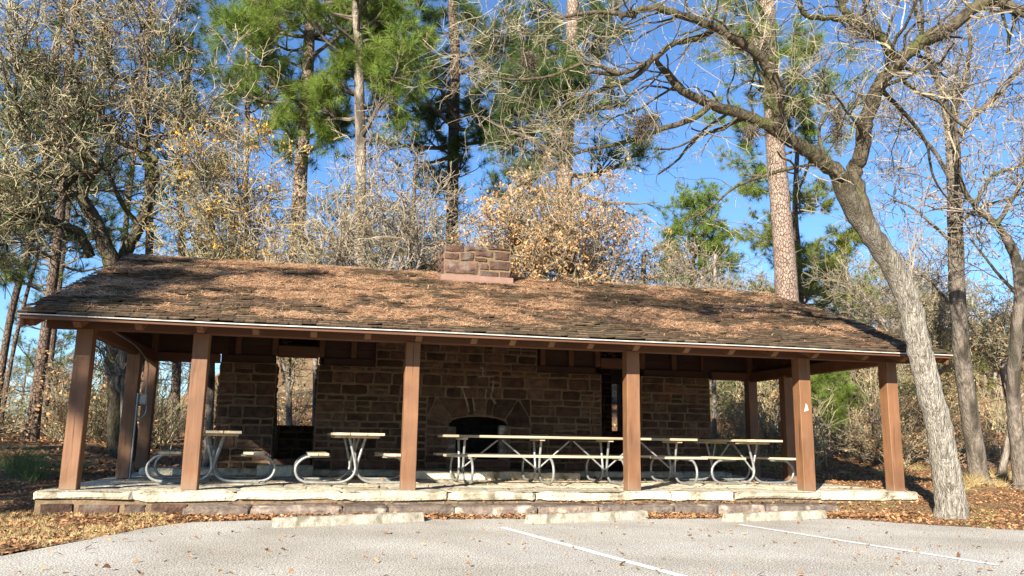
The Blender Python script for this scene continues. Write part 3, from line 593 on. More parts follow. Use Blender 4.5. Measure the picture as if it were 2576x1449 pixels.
# chimney
ch = MB(); CX0, CX1, CY0, CY1, CZ0, CZ1 = 2.15, 3.47, 3.72, 4.75, 3.55, 4.44
ch.box(CX0, CX1, CY0, CY1, CZ0, CZ1-.01); chm = part(ch, 'chimney', M['mortar'])
cs = MB()
rows = [(3.78, 3.93, (2.15, 2.62, 2.98, 3.30, 3.47)), (3.93, 4.13, (2.15, 2.83, 3.0, 3.47)), (4.13, 4.235, (2.15, 2.45, 2.73, 3.0, 3.47)), (4.235, 4.44, (2.15, 2.46, 2.76, 3.13, 3.47))]
rows = [(3.76, 3.905, (2.15, 2.86, 3.27, 3.47)), (3.905, 4.135, (2.15, 2.86, 3.47)), (4.135, 4.27, (2.15, 2.46, 2.74, 3.03, 3.47)), (4.27, 4.44, (2.15, 2.46, 2.74, 3.15, 3.47))]
rects = [(2.15, 2.84, 3.85, 4.12), (2.84, 3.25, 3.80, 3.955), (3.25, 3.47, 3.80, 3.96), (2.84, 3.03, 3.965, 4.11), (3.03, 3.47, 3.965, 4.17), (2.15, 2.46, 4.13, 4.28), (2.46, 2.74, 4.12, 4.31), (2.74, 3.01, 4.12, 4.21), (2.74, 3.14, 4.22, 4.36), (3.14, 3.47, 4.18, 4.36), (2.15, 2.55, 4.29, 4.44), (2.55, 3.0, 4.32, 4.44), (3.0, 3.47, 4.37, 4.44)]
for i, (a, b_, c, d) in enumerate(rects):
    g_ = .013; quad_stone(cs, (a+g_, CY0, c+g_), (b_-g_, CY0, c+g_), (b_-g_, CY0, d-g_), (a+g_, CY0, d-g_), (0, -1, 0), .03, tone=[.95, .4, .5, .7, .35, .5, .45, .4, .6, .3, .4, .5, .35][i])
for sgn, x in ((-1, CX0), (1, CX1)):
    stones_side(cs, [(y_, y_+.33, z_, z_+.15) for y_ in (CY0+.01, CY0+.35, CY0+.69) for z_ in (3.83, 3.985, 4.14, 4.295)], x, sgn, proud=.025)
stones_front(cs, layout(CX0, CX1, 3.8, 4.44), CY1, sgn=1)
for i in range(3): quad_stone(cs, (CX0+.44*i, CY0, CZ1-.012), (CX0+.44*(i+1)-.01, CY0, CZ1-.012), (CX0+.44*(i+1)-.01, CY1, CZ1-.012), (CX0+.44*i, CY1, CZ1-.012), (0, 0, 1), .015)
cs.build('chimney_stones', M['chimstone'], chm, origin=SHO)
fl = MB(); fl.box(CX0-.05, CX1+.05, CY0-.055, CY0-.033, 3.665, 3.835)
for x in (CX0-.05, CX1+.033):
    fl.hexa([(x, CY0-.03, 3.66), (x+.017, CY0-.03, 3.66), (x+.017, CY1, 3.95), (x, CY1, 3.95), (x, CY0-.03, 3.835), (x+.017, CY0-.03, 3.835), (x+.017, CY1, 4.08), (x, CY1, 4.08)])
M['flash'] = mat('painted_flashing', (.21, .125, .095), (.26, .16, .125), 6, rough=.5, bump=.1)
fl.build('flashing', M['flash'], chm, origin=SHO, bevel=.004)
fl2 = MB().add([(CX0-.07, CY0-.17, roofz(CY0-.17)+.045), (CX1+.07, CY0-.17, roofz(CY0-.17)+.045), (CX1+.05, CY0-.04, roofz(CY0-.04)+.06), (CX0-.05, CY0-.04, roofz(CY0-.04)+.06)], [(0, 1, 2, 3)])
fl2.build('flashing', M['flash'], chm, origin=SHO)
# conduit and electrical box on the left posts
eb = MB().box(XL+.005, XL+.145, 3.33, 3.42, 1.18, 1.36); part(MB().box(XL+.107, XL+.125, 3.12, 3.32, 1.17, 1.38), 'box_bracket', M['greybox'])
eb = MB().box(XL+.127, XL+.26, 3.08, 3.17, 1.19, 1.37); ebo = part(eb, 'electrical_box', M['greybox'], bevel=.012)
MB().box(XL+.145, XL+.242, 3.068, 3.079, 1.215, 1.345).build('outlet_cover', M['steel'], ebo, origin=SHO, bevel=.008)
cd1 = MB(); x_ = XL+.122; cd1.tube([(x_, 3.03, .0), (x_, 3.03, .6), (x_, 3.03, 1.38)], .014, 8)
cd1.tube(catmull([(x_+.005, 3.1, .99), (x_+.08, 3.1, .99), (x_+.13, 3.11, 1.06), (x_+.135, 3.11, 1.19)], 6), .012, 8)
cd1.tube(catmull([(x_+.1, 3.12, 1.37), (x_+.105, 3.12, 1.6), (x_+.1, 3.12, 1.85), (x_+.04, 3.0, 2.0), (x_-.02, 2.4, 2.13), (x_-.02, .3, 2.18)], 8), .011, 8)
part(cd1, 'conduit', M['greybox'], smooth=True)

# stone step in front
ss = MB(); x = -1.58
while x < 7.5:
    w = rnd.uniform(.55, 1.15); w = 7.55-x if 7.55-(x+w) < .35 else w
    ya = -.60+rs.uniform(-.015, .015)
    if x > 2: ya += .06
    quad_stone(ss, (x+.008, ya, -.33), (x+w-.008, ya, -.33), (x+w-.008, ya, -.175), (x+.008, ya, -.175), (0, -1, 0), .03, nu=7, rough=.02)
    quad_stone(ss, (x+.008, ya, -.178), (x+w-.008, ya, -.178), (x+w-.008, -.13, -.178), (x+.008, -.13, -.178), (0, 0, 1), .022, nu=7, rough=.006)
    ss.box(x+.012, x+w-.012, ya+.004, -.135, -.4, -.182, tone=.2); x += w
stones_side(ss, [(-.58, -.14, -.33, -.18)], -1.58, -1, proud=.03); stones_side(ss, [(-.58, -.14, -.33, -.18)], 7.54, 1, proud=.03)
tag(ss.build('stone_step', M['stepstone']), 'long low step of grey brown stone blocks in front of the pale platform', 'step')

# ------------------------------------------------------------------ picnic tables (length along local y)
def table(loc, rz, L_, frames, label, braces, cuts=((None, None), (None, None)), grp='picnic tables under the shelter roof'):
    root = empty('picnic_table', loc, label, 'picnic table', grp, rz)
    h = L_/2
    mb = MB()
    for i in range(3):
        x0 = -.39+.262*i; e0, e1 = rs.uniform(-.012, .012, 2); mb.box(x0, x0+.252, -h+e0, h+e1, .735, .775, tone=rs.uniform(0, 1))
    top = mb.build('tabletop', M['wood_y'], root, bevel=.006)
    for sgn in (-1, 1):
        segs = cuts[0 if sgn < 0 else 1]; a0 = -h-.03 if segs[0] is None else None
        runs = [(-h-.02, h+.02)] if segs[0] is None else [(-h-.02, segs[0]), (segs[1], h+.02)]
        for (a, b_) in runs:
            mb = MB()
            for i in range(2):
                x0 = sgn*(.43+.155*i); x1 = sgn*(.43+.155*i+.148); mb.box(min(x0, x1), max(x0, x1), a+rs.uniform(-.01, .01), b_+rs.uniform(-.01, .01), .43, .468, tone=rs.uniform(0, 1))
            mb.build('seat', M['wood_y'], root, bevel=.006)
    for y in frames:
        for sgn in (-1, 1):
            P = [(-.44, .418), (-.60, .418), (-.76, .40), (-.875, .31), (-.905, .20), (-.855, .09), (-.74, .035), (-.55, .026), (-.32, .026), (-.17, .045), (-.055, .12), (-.015, .22), (-.025, .33), (-.075, .52), (-.125, .70)]
            dy = .032*sgn
            P3 = catmull([(-sgn*a if sgn > 0 else a, y+dy, z) for a, z in P], 5)
            mb = MB().tube(P3, .0205, 10); mb.build('leg', M['steel'], root, smooth=True)
            b2 = MB().beam((sgn*.40, y+dy*.5, .425-.012), (sgn*.74, y+dy*.5, .425-.012), .05, .022); b2.build('seat_bracket', M['steel'], root)
        MB().box(-.34, .34, y-.045, y+.045, .697, .733).build('top_bracket', M['wood_y'], root, bevel=.005)
    for (ya, za, yb, zb) in braces:
        MB().tube([(0, ya, za), (0, (ya+yb)/2, (za+zb)/2), (0, yb, zb)], .015, 8).build('brace', M['steel'], root, smooth=True)
    return root
M['wood_y'] = mat('weathered_planks_long', (.34, .265, .175), (.56, .46, .32), 7, rough=.75, bump=.45, bscale=30, stretch=(1, .1, 1), tone=.15, bdist=.006, c3=(.36, .32, .26), s3=1.5, p3=(.5, .7))
def end_table(u, v, yf, rz, label, L_=1.95):
    P = at_y(u, v, yf); fr = .62
    c = (P[0]+math.sin(rz)*-fr, yf+math.cos(rz)*fr, .002)
    table(c, rz, L_, (-fr, fr), label, ((-fr, .22, -.05, .70), (fr, .22, .05, .70)))
end_table(533, 1190, 1.62, math.radians(5), 'picnic table half hidden behind the second shelter post from the left')
end_table(895, 1190, 1.45, math.radians(2), 'picnic table seen end-on in bright sun between the second and third posts')
end_table(1896, 1190, 1.78, math.radians(9), 'picnic table seen end-on just left of the second post from the right')
yf = 1.66; xa_ = at_y(1118, 1100, yf)[0]; xb_ = at_y(1755, 1105, yf)[0]; Lt = xb_-xa_; xm = (xa_+xb_)/2; yc = 2.06
frs = [at_z(u, v, 0)[0] for u, v in ((1183, 1222), (1385, 1222), (1562, 1222), (1738, 1222))]
frs = [-(x-xm) for x in frs]   # rotated by +90 deg: local y -> -x ; so local y = -(X-xm)
g0, g1 = at_y(1600, 1155, 1.4)[0], at_y(1648, 1155, 1.4)[0]
br = []
for i in range(3):
    mid = (frs[i]+frs[i+1])/2; br += [(frs[i], .22, mid+.04, .70), (frs[i+1], .22, mid-.04, .70)]
# local +x -> world +y with rz=90; the front seat is local -x
table((xm, yc, .002), math.pi/2, Lt, frs, 'very long picnic table with four pipe frames set parallel to the stone wall', br, cuts=((-(g1-xm), -(g0-xm)), (None, None)))

# ------------------------------------------------------------------ growing things
def spawn(P, R_, n, l0, l1, k, ang=(30, 75), curl=.25, upb=0., rf=(.45, .7), rmin=.0015, tmin=.2, tp=.35, outer=None, wt=None):
    """n child polylines from parent polylines P (m,kp,3)"""
    m, kp, _ = P.shape
    if wt is None:
        wt = np.linalg.norm(np.diff(P, axis=1), axis=2).sum(1); wt = wt/wt.sum()
    pi = rs.choice(m, n, p=wt); t_ = tmin+(1-tmin)*rs.uniform(0, 1, n); f_ = t_*(kp-1); i0 = np.minimum(f_.astype(int), kp-2); fr = (f_-i0)[:, None]
    pos = P[pi, i0]*(1-fr)+P[pi, i0+1]*fr; rp = R_[pi, i0]*(1-fr[:, 0])+R_[pi, i0+1]*fr[:, 0]
    T = P[pi, i0+1]-P[pi, i0]; T /= np.linalg.norm(T, axis=1, keepdims=True)+1e-9
    rv = rs.normal(size=(n, 3)); rv -= (rv*T).sum(1, keepdims=True)*T; rv /= np.linalg.norm(rv, axis=1, keepdims=True)+1e-9
    a = np.radians(rs.uniform(*ang, n))[:, None]; d = T*np.cos(a)+rv*np.sin(a); d[:, 2] += upb
    d /= np.linalg.norm(d, axis=1, keepdims=True)
    Ln = rs.uniform(l0, l1, n)*(1-tp*t_); st = (Ln/(k-1))[:, None]
    Q = np.empty((n, k, 3)); Q[:, 0] = pos
    for j in range(1, k):
        d = d+rs.normal(size=(n, 3))*curl; d[:, 2] += upb*.3; d /= np.linalg.norm(d, axis=1, keepdims=True); Q[:, j] = Q[:, j-1]+d*st
    r0 = np.maximum(rp*rs.uniform(*rf, n), rmin*1.4); RR = r0[:, None]*np.linspace(1, .45, k)[None]; RR = np.maximum(RR, rmin)
    return Q, RR
def resample(P, R_, k):
    P = np.asarray(P); t_ = np.linspace(0, 1, len(P)); s = np.linspace(0, 1, k)
    return np.stack([np.interp(s, t_, P[:, i]) for i in range(3)], 1), np.interp(s, t_, R_)
def limb(mb, pts, r0, r1, sides=10, n=5, rough=.07, kinks=0.):
    P = catmull(pts, n); P[1:-1] += rs.normal(size=P[1:-1].shape)*kinks*np.linspace(r0, r1, len(P))[1:-1, None]
    t_ = np.linspace(0, 1, len(P)); R_ = r0+(r1-r0)*t_
    if sides >= 14: R_ = R_*(1+.45*np.exp(-t_*14))
    mb.tube(P, R_, sides, rough=rough, tone=rs.uniform(.3, .7)); return P, R_
def twig_levels(mb_list, P, R_, spec):
    """spec: list of dict for each level; adds tubes to given mb"""
    out = []
    for s in spec:
        mb = s.pop('mb'); sides = s.pop('sides', 3); n = s.pop('n')
        P, R_ = spawn(P, R_, n, **s); mb.tubes(P, R_, sides, tone=np.clip(rs.normal(.5, .25, len(P)), 0, 1)); out.append((P, R_))
    return out
def leaves(mb, pos, size, jit=.05, per=1, aspect=.7):
    pos = np.repeat(pos, per, 0); n = len(pos); pos = pos+rs.normal(size=(n, 3))*jit
    a = rs.normal(size=(n, 3)); a /= np.linalg.norm(a, axis=1, keepdims=True); b_ = np.cross(a, rs.normal(size=(n, 3))); b_ /= np.linalg.norm(b_, axis=1, keepdims=True); c = np.cross(a, b_)
    s = size*rs.uniform(.6, 1.3, (n, 1)); v = np.stack([pos-a*s, pos-b_*s*aspect+c*s*.25, pos+a*s, pos+b_*s*aspect+c*s*.25], 1).reshape(-1, 3)
    mb.add(v, np.arange(4*n).reshape(n, 4), tone=rs.uniform(0, 1, n))
def tufts(mb, pos, dirs, L_=.2, K=22, w=.006, spread=.95, tone=None):
    n = len(pos); u = rs.normal(size=(n, K, 3)); u /= np.linalg.norm(u, axis=2, keepdims=True)
    d = dirs[:, None]*.75+u*spread; d /= np.linalg.norm(d, axis=2, keepdims=True)
    side = np.cross(d, rs.normal(size=(n, K, 3))); side /= np.linalg.norm(side, axis=2, keepdims=True)+1e-9
    base = pos[:, None]-dirs[:, None]*rs.uniform(0, .12, (n, K, 1)); ln = L_*rs.uniform(.7, 1.15, (n, K, 1))
    tip = base+d*ln; tip[..., 2] -= .02*ln[..., 0]
    v = np.stack([base-side*w*.5, base+side*w*.5, tip], 2).reshape(-1, 3)
    tn = np.repeat(np.clip(rs.normal(.5, .28, n), 0, 1), K)
    mb.add(v, t=np.arange(3*n*K).reshape(-1, 3), tone=tn)
def finish(root_name, base, parts_, label, cat='tree', group=None):
    root = empty(root_name, base, label, cat, group)
    for nm, mb, m_, sm in parts_:
        if mb.n: mb.build(nm, m_, root, origin=base, smooth=sm)
    return root
def px_base(u, D, v=1200):
    p = at(u, v, D); return np.array([p[0], p[1], gh(p[0], p[1])-.05])

def pine(pts, r0, r1, lo, hi, spread, nb, nt, label, bark='pinebark', needle='needle', L_=.29, w=.011, K=40, clumps=None, stubs=14, group=None, name='pine_tree', sides=14, droop=0., tail=None):
    """pts trunk guide in world coordinates; lo, hi heights of the crown; clumps: list of (centre, radius, n)"""
    base = np.array(pts[0]); tk = MB(); P, R_ = limb(tk, pts, r0, r1, sides, 8, .05)
    zz = P[:, 2]; br_ = MB(); cr = MB()
    hs = lo+(hi-lo)*np.sort(rs.uniform(0, 1, nb))
    bl = []
    for h in hs:
        i = min(np.searchsorted(zz, h), len(zz)-1); p = P[i]; rr = R_[i]; az = rs.uniform(0, 2*math.pi); f_ = (h-lo)/(hi-lo)
        ln = spread*(1.05-.55*f_)*rs.uniform(.6, 1.1); k = 7; d = np.array([math.cos(az), math.sin(az), rs.uniform(-.15, .35)-droop]); Q = [p]
        for j in range(k-1):
            d = d+rs.normal(size=3)*.14+np.array([0, 0, .07]); d /= np.linalg.norm(d); Q.append(Q[-1]+d*ln/(k-1))
        bl.append((np.array(Q), np.linspace(min(rr*.45, .05+.02*ln), .012, k)))
    BP = np.array([b_[0] for b_ in bl]); BR_ = np.array([b_[1] for b_ in bl]); br_.tubes(BP, BR_, 6, rough=.1)
    S1, R1 = spawn(BP, BR_, nb*7, .5*spread*.4, 1.15*spread*.42, 5, (35, 65), .16, .12, tmin=.3, rmin=.006); br_.tubes(S1, R1, 4)
    S2, R2 = spawn(S1, R1, nt, .12, .5, 3, (20, 60), .15, .25, tmin=.25, rmin=.005, tp=.1); br_.tubes(S2, R2, 3)
    dirs = S2[:, -1]-S2[:, -2]; dirs /= np.linalg.norm(dirs, axis=1, keepdims=True)
    tufts(cr, S2[:, -1], dirs, L_, K, w)
    e1 = S1[:, -1]; d1 = S1[:, -1]-S1[:, -2]; d1 /= np.linalg.norm(d1, axis=1, keepdims=True); tufts(cr, e1, d1, L_, K, w)
    # clumps hugging the trunk or a limb, each with its own bough
    for (c, rad, n) in (clumps or []):
        c = np.array(c, float); i = np.argmin(np.linalg.norm(P-(c-[0, 0, .4]), axis=1)); q0 = P[i]
        B_ = np.array([catmull([q0, (q0+c)/2+rs.normal(size=3)*.1, c], 3)]); br_.tubes(B_, np.linspace(.045, .02, B_.shape[1])[None], 6)
        B2, r2 = spawn(np.repeat(B_, 1, 0), np.linspace(.045, .02, B_.shape[1])[None], max(6, n//12), rad*.7, rad*1.25, 5, (30, 90), .2, .03, tmin=.35, rmin=.006, tp=0); br_.tubes(B2, r2, 4)
        n = int(n*1.25); B3, r3 = spawn(B2, r2, n, .1, rad*.45, 3, (20, 65), .2, .15, tmin=.3, rmin=.005, tp=0); br_.tubes(B3, r3, 3)
        d3 = B3[:, -1]-B3[:, -2]; d3 /= np.linalg.norm(d3, axis=1, keepdims=True); tufts(cr, B3[:, -1], d3, L_, K, w)
    # dead stubs below the crown
    if stubs:
        ip = rs.randint(int(len(P)*.15), len(P)-1, stubs); st_ = []
        for i in ip:
            if P[i, 2] > lo+.5: continue
            az = rs.uniform(0, 6.28); d = np.array([math.cos(az), math.sin(az), rs.uniform(-.2, .3)]); Q = [P[i]]
            for j in range(4): d = d+rs.normal(size=3)*.2; d /= np.linalg.norm(d); Q.append(Q[-1]+d*rs.uniform(.05, .22))
            st_.append(Q)
        if st_: br_.tubes(np.array(st_), np.linspace(.022, .006, 5)[None]*np.ones((len(st_), 1)), 4)
    return finish(name, base, [('trunk', tk, M[bark], True), ('branches', br_, M['twig_dark'], False), ('crown', cr, M[needle], False)], label, 'pine tree', group)
def guide(px, D):
    """trunk guide from picture points at depth D (scalar or list); prolonged down to the ground"""
    Ds = [D]*len(px) if np.isscalar(D) else D
    P = [at(u, v, d) for (u, v), d in zip(px, Ds)]
    if P[0][2] > gh(P[0][0], P[0][1])+.1:
        d = P[0]-P[1]; d = d/abs(d[2])*min(1., 1.); dz = P[0][2]-gh(P[0][0], P[0][1])+.1; b0 = P[0]+d*dz*.5; b0[2] = 0
        P = [np.array([b0[0], b0[1], gh(b0[0], b0[1])-.1])]+P
    else: P[0][2] = gh(P[0][0], P[0][1])-.08
    return P
def up(P, dz, dx=0, dy=0): q_ = np.array(P[-1])+[dx, dy, dz]; return list(P)+[q_]
def C(u, v, D): return at(u, v, D)

# big pines behind the shelter
D = 22
pine(up(guide([(610, 1080), (645, 950), (695, 800), (734, 680), (750, 560), (757, 420), (772, 230), (780, 60)], D), 5), .28, .13, 8.6, 16, 2.8, 26, 800,
     'tall pine with a brown plated trunk and bright green tufts, left of the chimney', clumps=[(C(790, 300, D), 1.15, 190), (C(720, 330, D-.5), .9, 110), (C(840, 330, D), .6, 60), (C(620, 130, D), 1.1, 120), (C(560, 60, D+1), 1.0, 100), (C(700, 30, D-1), 1.2, 170), (C(860, 90, D+1), 1.0, 110), (C(600, 220, D+1), .9, 70), (C(660, 90, D), .9, 90)], stubs=10)
D = 20.5
pine(up(guide([(905, 680), (906, 560), (908, 400), (905, 260), (902, 110), (898, -20)], D), 4), .165, .10, 7.6, 14.5, 2.6, 20, 480,
     'slender pine with a pale grey trunk second to the left of the chimney', clumps=[(C(900, 190, D), .8, 100), (C(1000, 250, D+.5), 1.1, 130), (C(960, 130, D+1), .9, 90), (C(850, 210, D), .6, 50), (C(1040, 60, D), 1.0, 120), (C(920, 30, D), 1.0, 120), (C(1010, 170, D), .7, 70), (C(980, 60, D+1), 1, 90)], bark='greybark')
D = 25
pine(up(guide([(1136, 640), (1138, 480), (1142, 300), (1144, 120), (1140, -20)], D), 5), .20, .13, 8.3, 17, 2.9, 20, 360,
     'dark straight pine trunk rising directly behind the chimney', bark='pinebark_dark', needle='needle_dark', clumps=[(C(1120, 260, D), 1.1, 110), (C(1205, 280, D), .9, 70), (C(1140, 360, D-1), .45, 40), (C(1080, 350, D), .8, 55), (C(1200, 60, D), 1.0, 90), (C(1070, 70, D+1), .9, 80), (C(1090, 450, D+1), .6, 30)])
D = 23
pine(up(guide([(1425, 700), (1420, 560), (1422, 420), (1432, 250), (1440, 100)], D), 6), .26, .16, 7.0, 15, 3.0, 22, 480,
     'pine with a vine hung trunk behind the tan leaved trees, right of the chimney', clumps=[(C(1320, 180, D+1), 1.4, 200), (C(1250, 130, D+1), 1.0, 100), (C(1400, 90, D), 1.1, 120), (C(1360, 290, D+1), 1.0, 110), (C(1260, 310, D+1), .9, 80), (C(1420, 180, D-2), .8, 90), (C(1480, 130, D), .9, 80), (C(1300, 380, D+2), .7, 50), (C(1240, 220, D+1), .8, 60), (C(1180, 120, D+2), 1.1, 110), (C(1200, 330, D+2), .9, 70), (C(1440, 260, D-1), 1.0, 100), (C(1500, 60, D+1), 1.0, 80)], needle='needle_dark')
D = 24
pine(up(guide([(1983, 800), (1972, 620), (1960, 480), (1950, 360), (1940, 200), (1930, 30)], D), 6), .345, .20, 9.2, 17, 3.0, 22, 560,
     'thickest pine with pinkish plated bark behind the right end of the shelter roof', clumps=[(C(1980, 250, D), .9, 110), (C(2040, 280, D+.5), .9, 90), (C(1850, 330, D+1), .8, 70), (C(2000, 120, D), .8, 80), (C(1900, 130, D), .7, 60), (C(2070, 360, D+1), .7, 60), (C(1870, 440, D+1), .6, 40)], sides=18)
D = 34
pine(up(guide([(2012, 740), (2008, 640), (2000, 520)], D), 3, .3), .17, .09, 5.5, 11, 2.6, 24, 560,
     'smaller dark trunked pine half hidden behind the thickest pine', bark='pinebark_dark', needle='needle_yel', clumps=[(C(1905, 560, D), 1.1, 90), (C(1860, 400, D), 1.1, 70), (C(2060, 500, D), 1.0, 70), (C(1880, 470, D), .8, 50), (C(2090, 330, D), 1.2, 60)])
D = 40
pine(up(guide([(1745, 735), (1745, 640), (1748, 560)], D), 1.5), .13, .05, 5.6, 10.8, 2.3, 30, 900,
     'rounded green pine above the roof, between the tan leaved trees and the thickest pine', needle='needle', K=26, L_=.3, w=.018, clumps=[(C(1750, 530, D), 1.3, 230), (C(1790, 580, D), 1.2, 200), (C(1700, 600, D), 1.2, 200), (C(1830, 660, D), 1.0, 130), (C(1760, 640, D), 1.0, 130)])
pine(up(guide([(2137, 790), (2134, 720), (2126, 640)], 36), .8), .10, .05, 4.6, 8.8, 2.1, 22, 560,
     'thin yellow green pine on the hill just left of the leaning oak', needle='needle_yel', K=20, L_=.28, w=.018, clumps=[(C(2100, 630, 36), .9, 160), (C(2060, 680, 36), 1.0, 150), (C(2130, 600, 36), .7, 90), (C(2000, 720, 36), .9, 90)])
pine(up(guide([(2085, 1060), (2082, 960)], 22.5), 1.6), .04, .015, 1.0, 3.3, .95, 18, 130,
     'young pine sapling with long green needles between the two right-hand posts', needle='needle', K=70, L_=.24, w=.007, stubs=0, clumps=[(C(2075, 900, 22.5), .42, 40), (C(2085, 990, 22.5), .4, 36), (C(2070, 940, 22.5), .4, 36), (C(2095, 1040, 22.5), .3, 24)])
# left edge pines
for i, (pp, D, r_, lab) in enumerate((([(95, 980), (120, 800), (150, 560), (165, 350), (175, 150)], 24, .17, 'dark pine trunk standing behind the far left corner of the shelter roof'),
     ([(5, 920), (35, 760), (90, 560), (120, 380), (140, 150)], 26, .12, 'leaning dark pine at the left edge of the photo'),
     ([(30, 900), (62, 760), (95, 640), (120, 540)], 27, .07, 'thin leaning trunk just right of the leaning pine at the left edge'))):
    pine(up(guide(pp, D), 3), r_, r_*.6, 5.2, 13, 2.8, 22, 300, lab, bark='pinebark_dark', needle='needle_dark', clumps=[(C(60, 560, D), 1.1, 90), (C(30, 700, D), 1.0, 70), (C(110, 250, D), 1.2, 60), (C(20, 450, D), 1.2, 70)] if i < 2 else None)
pine(up(guide([(375, 650), (374, 480), (368, 300), (370, 120)], 28), 4), .14, .09, 9, 17, 2.6, 20, 300, 'slim dark pine behind the left oaks, near the left end of the roof ridge', bark='pinebark_dark', needle='needle_dark', clumps=[(C(470, 160, 28), 1.3, 120), (C(420, 60, 28), 1.2, 110), (C(540, 330, 28), 1.2, 100), (C(300, 80, 28), 1.4, 100)])
pine(up(guide([(618, 660), (618, 450), (622, 280), (622, 160)], 27), 3), .11, .07, 9, 16, 2.4, 16, 240, 'slim grey pine with sparse tufts between the oaks and the tall bright pine', bark='greybark', needle='needle_dark', clumps=[(C(600, 210, 27), .9, 60), (C(560, 400, 27), 1.1, 60), (C(660, 260, 27), .9, 50)])
pine(up(guide([(455, 700), (456, 550), (452, 400)], 30), 5), .15, .1, 6, 14, 2.8, 24, 420, 'broad dark evergreen pine showing through the left oak twigs', bark='pinebark_dark', needle='needle_dark', K=22, L_=.26, w=.011)
for i, (u, D, lo, hi, sp, lab) in enumerate(((90, 32, 6, 15, 3.6, 'deep green pine crown behind the twigs at the top left corner'), (250, 34, 5, 17, 3.4, 'dark pine crown behind the middle of the left oak'),
      (1010, 30, 4, 10.5, 2.6, 'low dark pine filling the gap between the pale pine and the chimney'), (830, 32, 3, 9.5, 2.6, 'low dark pine just left of the pale slender pine'), (1290, 32, 4, 11, 2.6, 'dark pine crown right behind the tan leaved tree'))):
    b0 = px_base(u, D); pine([b0, b0+[0, 0, hi*.6], b0+[.1, 0, hi]], .17, .06, lo+b0[2], hi+b0[2]-.2, sp, 30, 520, lab, bark='pinebark_dark', needle='needle_dark', K=20, L_=.27, w=.012, stubs=4)

# ---- leaning oak in front
DENS = 1.0
def oak_tree(limbs, label, fine, spec_scale=1., bark='oakbark', limbbark='darkbark', twigm='twig', seedlims=None, moss=None, leafpts=None, leafm='leaf_tan', rmin=.004, name='oak_tree', AL=(.9, 2.2)):
    base = np.array(limbs[0][0][0]); tk = MB(); lm = MB(); cr = MB(); br_ = MB(); polys = []; Rs = []
    for i, (pts, r0, r1) in enumerate(limbs):
        P, R_ = limb(tk if (i == 0) else lm, pts, r0, r1, 18 if i == 0 else 10, 6, .035 if i == 0 else .07, .05 if i == 0 else .12)
        if i > 0:
            a, b_ = resample(P, R_, 16); polys.append(a); Rs.append(b_)
    P = np.array(polys); R_ = np.array(Rs)
    ln = np.linalg.norm(np.diff(P, axis=1), axis=2).sum(1); wt = ln/ln.sum()
    n1, n2, n3, n4 = [int(q_*k_*DENS) for q_, k_ in zip(fine, (.9, .62, .6, .6))]
    A, rA = spawn(P, R_, n1, AL[0]*spec_scale, AL[1]*spec_scale, 9, (30, 80), .20, .03, (.28, .5), rmin*1.8, tmin=.18, tp=.2, wt=wt); rA = np.minimum(rA*.8, .032); br_.tubes(A, rA, 5, tone=rs.uniform(0, 1, len(A)))
    B, rB = spawn(A, rA, n2, .5*spec_scale, 1.3*spec_scale, 7, (30, 75), .24, .02, (.4, .65), rmin*1.3, tmin=.15); cr.tubes(B, rB, 3, tone=np.clip(rs.normal(.5, .25, len(B)), 0, 1))
    Cc, rC = spawn(B, rB, n3, .22*spec_scale, .65*spec_scale, 5, (30, 75), .26, .02, (.5, .7), rmin, tmin=.15); cr.tubes(Cc, rC, 3, tone=np.clip(rs.normal(.5, .25, len(Cc)), 0, 1))
    Dd, rD = spawn(Cc, rC, n4, .08*spec_scale, .28*spec_scale, 4, (25, 75), .28, .0, (.6, .8), rmin*.8, tmin=.15); cr.tubes(Dd, rD, 3, tone=np.clip(rs.normal(.5, .25, len(Dd)), 0, 1))
    parts_ = [('trunk', tk, M[bark], True), ('limbs', lm, M[limbbark], True), ('branches', br_, M[limbbark if twigm != 'twig_grey' else 'greybark'], False), ('crown', cr, M[twigm], False)]
    if moss:
        ms = MB()
        for (c, r_, hh) in moss:
            n = int(260*r_/.12); st_ = np.array(c)+rs.normal(size=(n, 3))*[r_*.4, r_*.4, hh*.3]
            k = 5; Q = np.empty((n, k, 3)); Q[:, 0] = st_; d = rs.normal(size=(n, 3)); d /= np.linalg.norm(d, axis=1, keepdims=True)
            for j in range(1, k): d = d+rs.normal(size=(n, 3))*.35; d[:, 2] -= .25; d /= np.linalg.norm(d, axis=1, keepdims=True); Q[:, j] = Q[:, j-1]+d*rs.uniform(.02, .045, (n, 1))
            ms.tubes(Q, np.full((n, k), .0035), 3, tone=rs.uniform(0, 1, n))
        parts_.append(('hanging_moss', ms, M['twig_dark'], False))
    if leafpts:
        lf = MB(); n, size = leafpts; ii = rs.randint(0, len(Dd), n); leaves(lf, Dd[ii, -1], size, .04); parts_.append(('leaves', lf, M[leafm], False))
    root = finish(name, base, parts_, label)
    return root, base, (A, B)
def G(px, D):
    Ds = np.interp(np.linspace(0, 1, len(px)), np.linspace(0, 1, len(D)), D) if not np.isscalar(D) else [D]*len(px)
    return [at(u, v, d) for (u, v), d in zip(px, Ds)]
D0 = at_z(2395, 1288, -.20); d0 = float((D0-CAM)@FW)
tr = G([(2396, 1292), (2384, 1210), (2362, 1080), (2330, 950), (2306, 850), (2290, 770), (2245, 670), (2185, 580), (2140, 510), (2118, 440)], [d0, 12.0])
tr[0][2] = gh(tr[0][0], tr[0][1])-.15
fk = tr[-1]
L1 = [tr[-3]]+G([(2118, 450), (2050, 392), (1975, 342), (1880, 292), (1790, 262), (1715, 228), (1665, 170), (1640, 140)], [12.0, 10.6])
L2 = G([(1972, 345), (1958, 300), (1960, 240), (1925, 160), (1870, 110), (1800, 70), (1720, 40), (1640, 20), (1560, 40)], [11.5, 10.2])
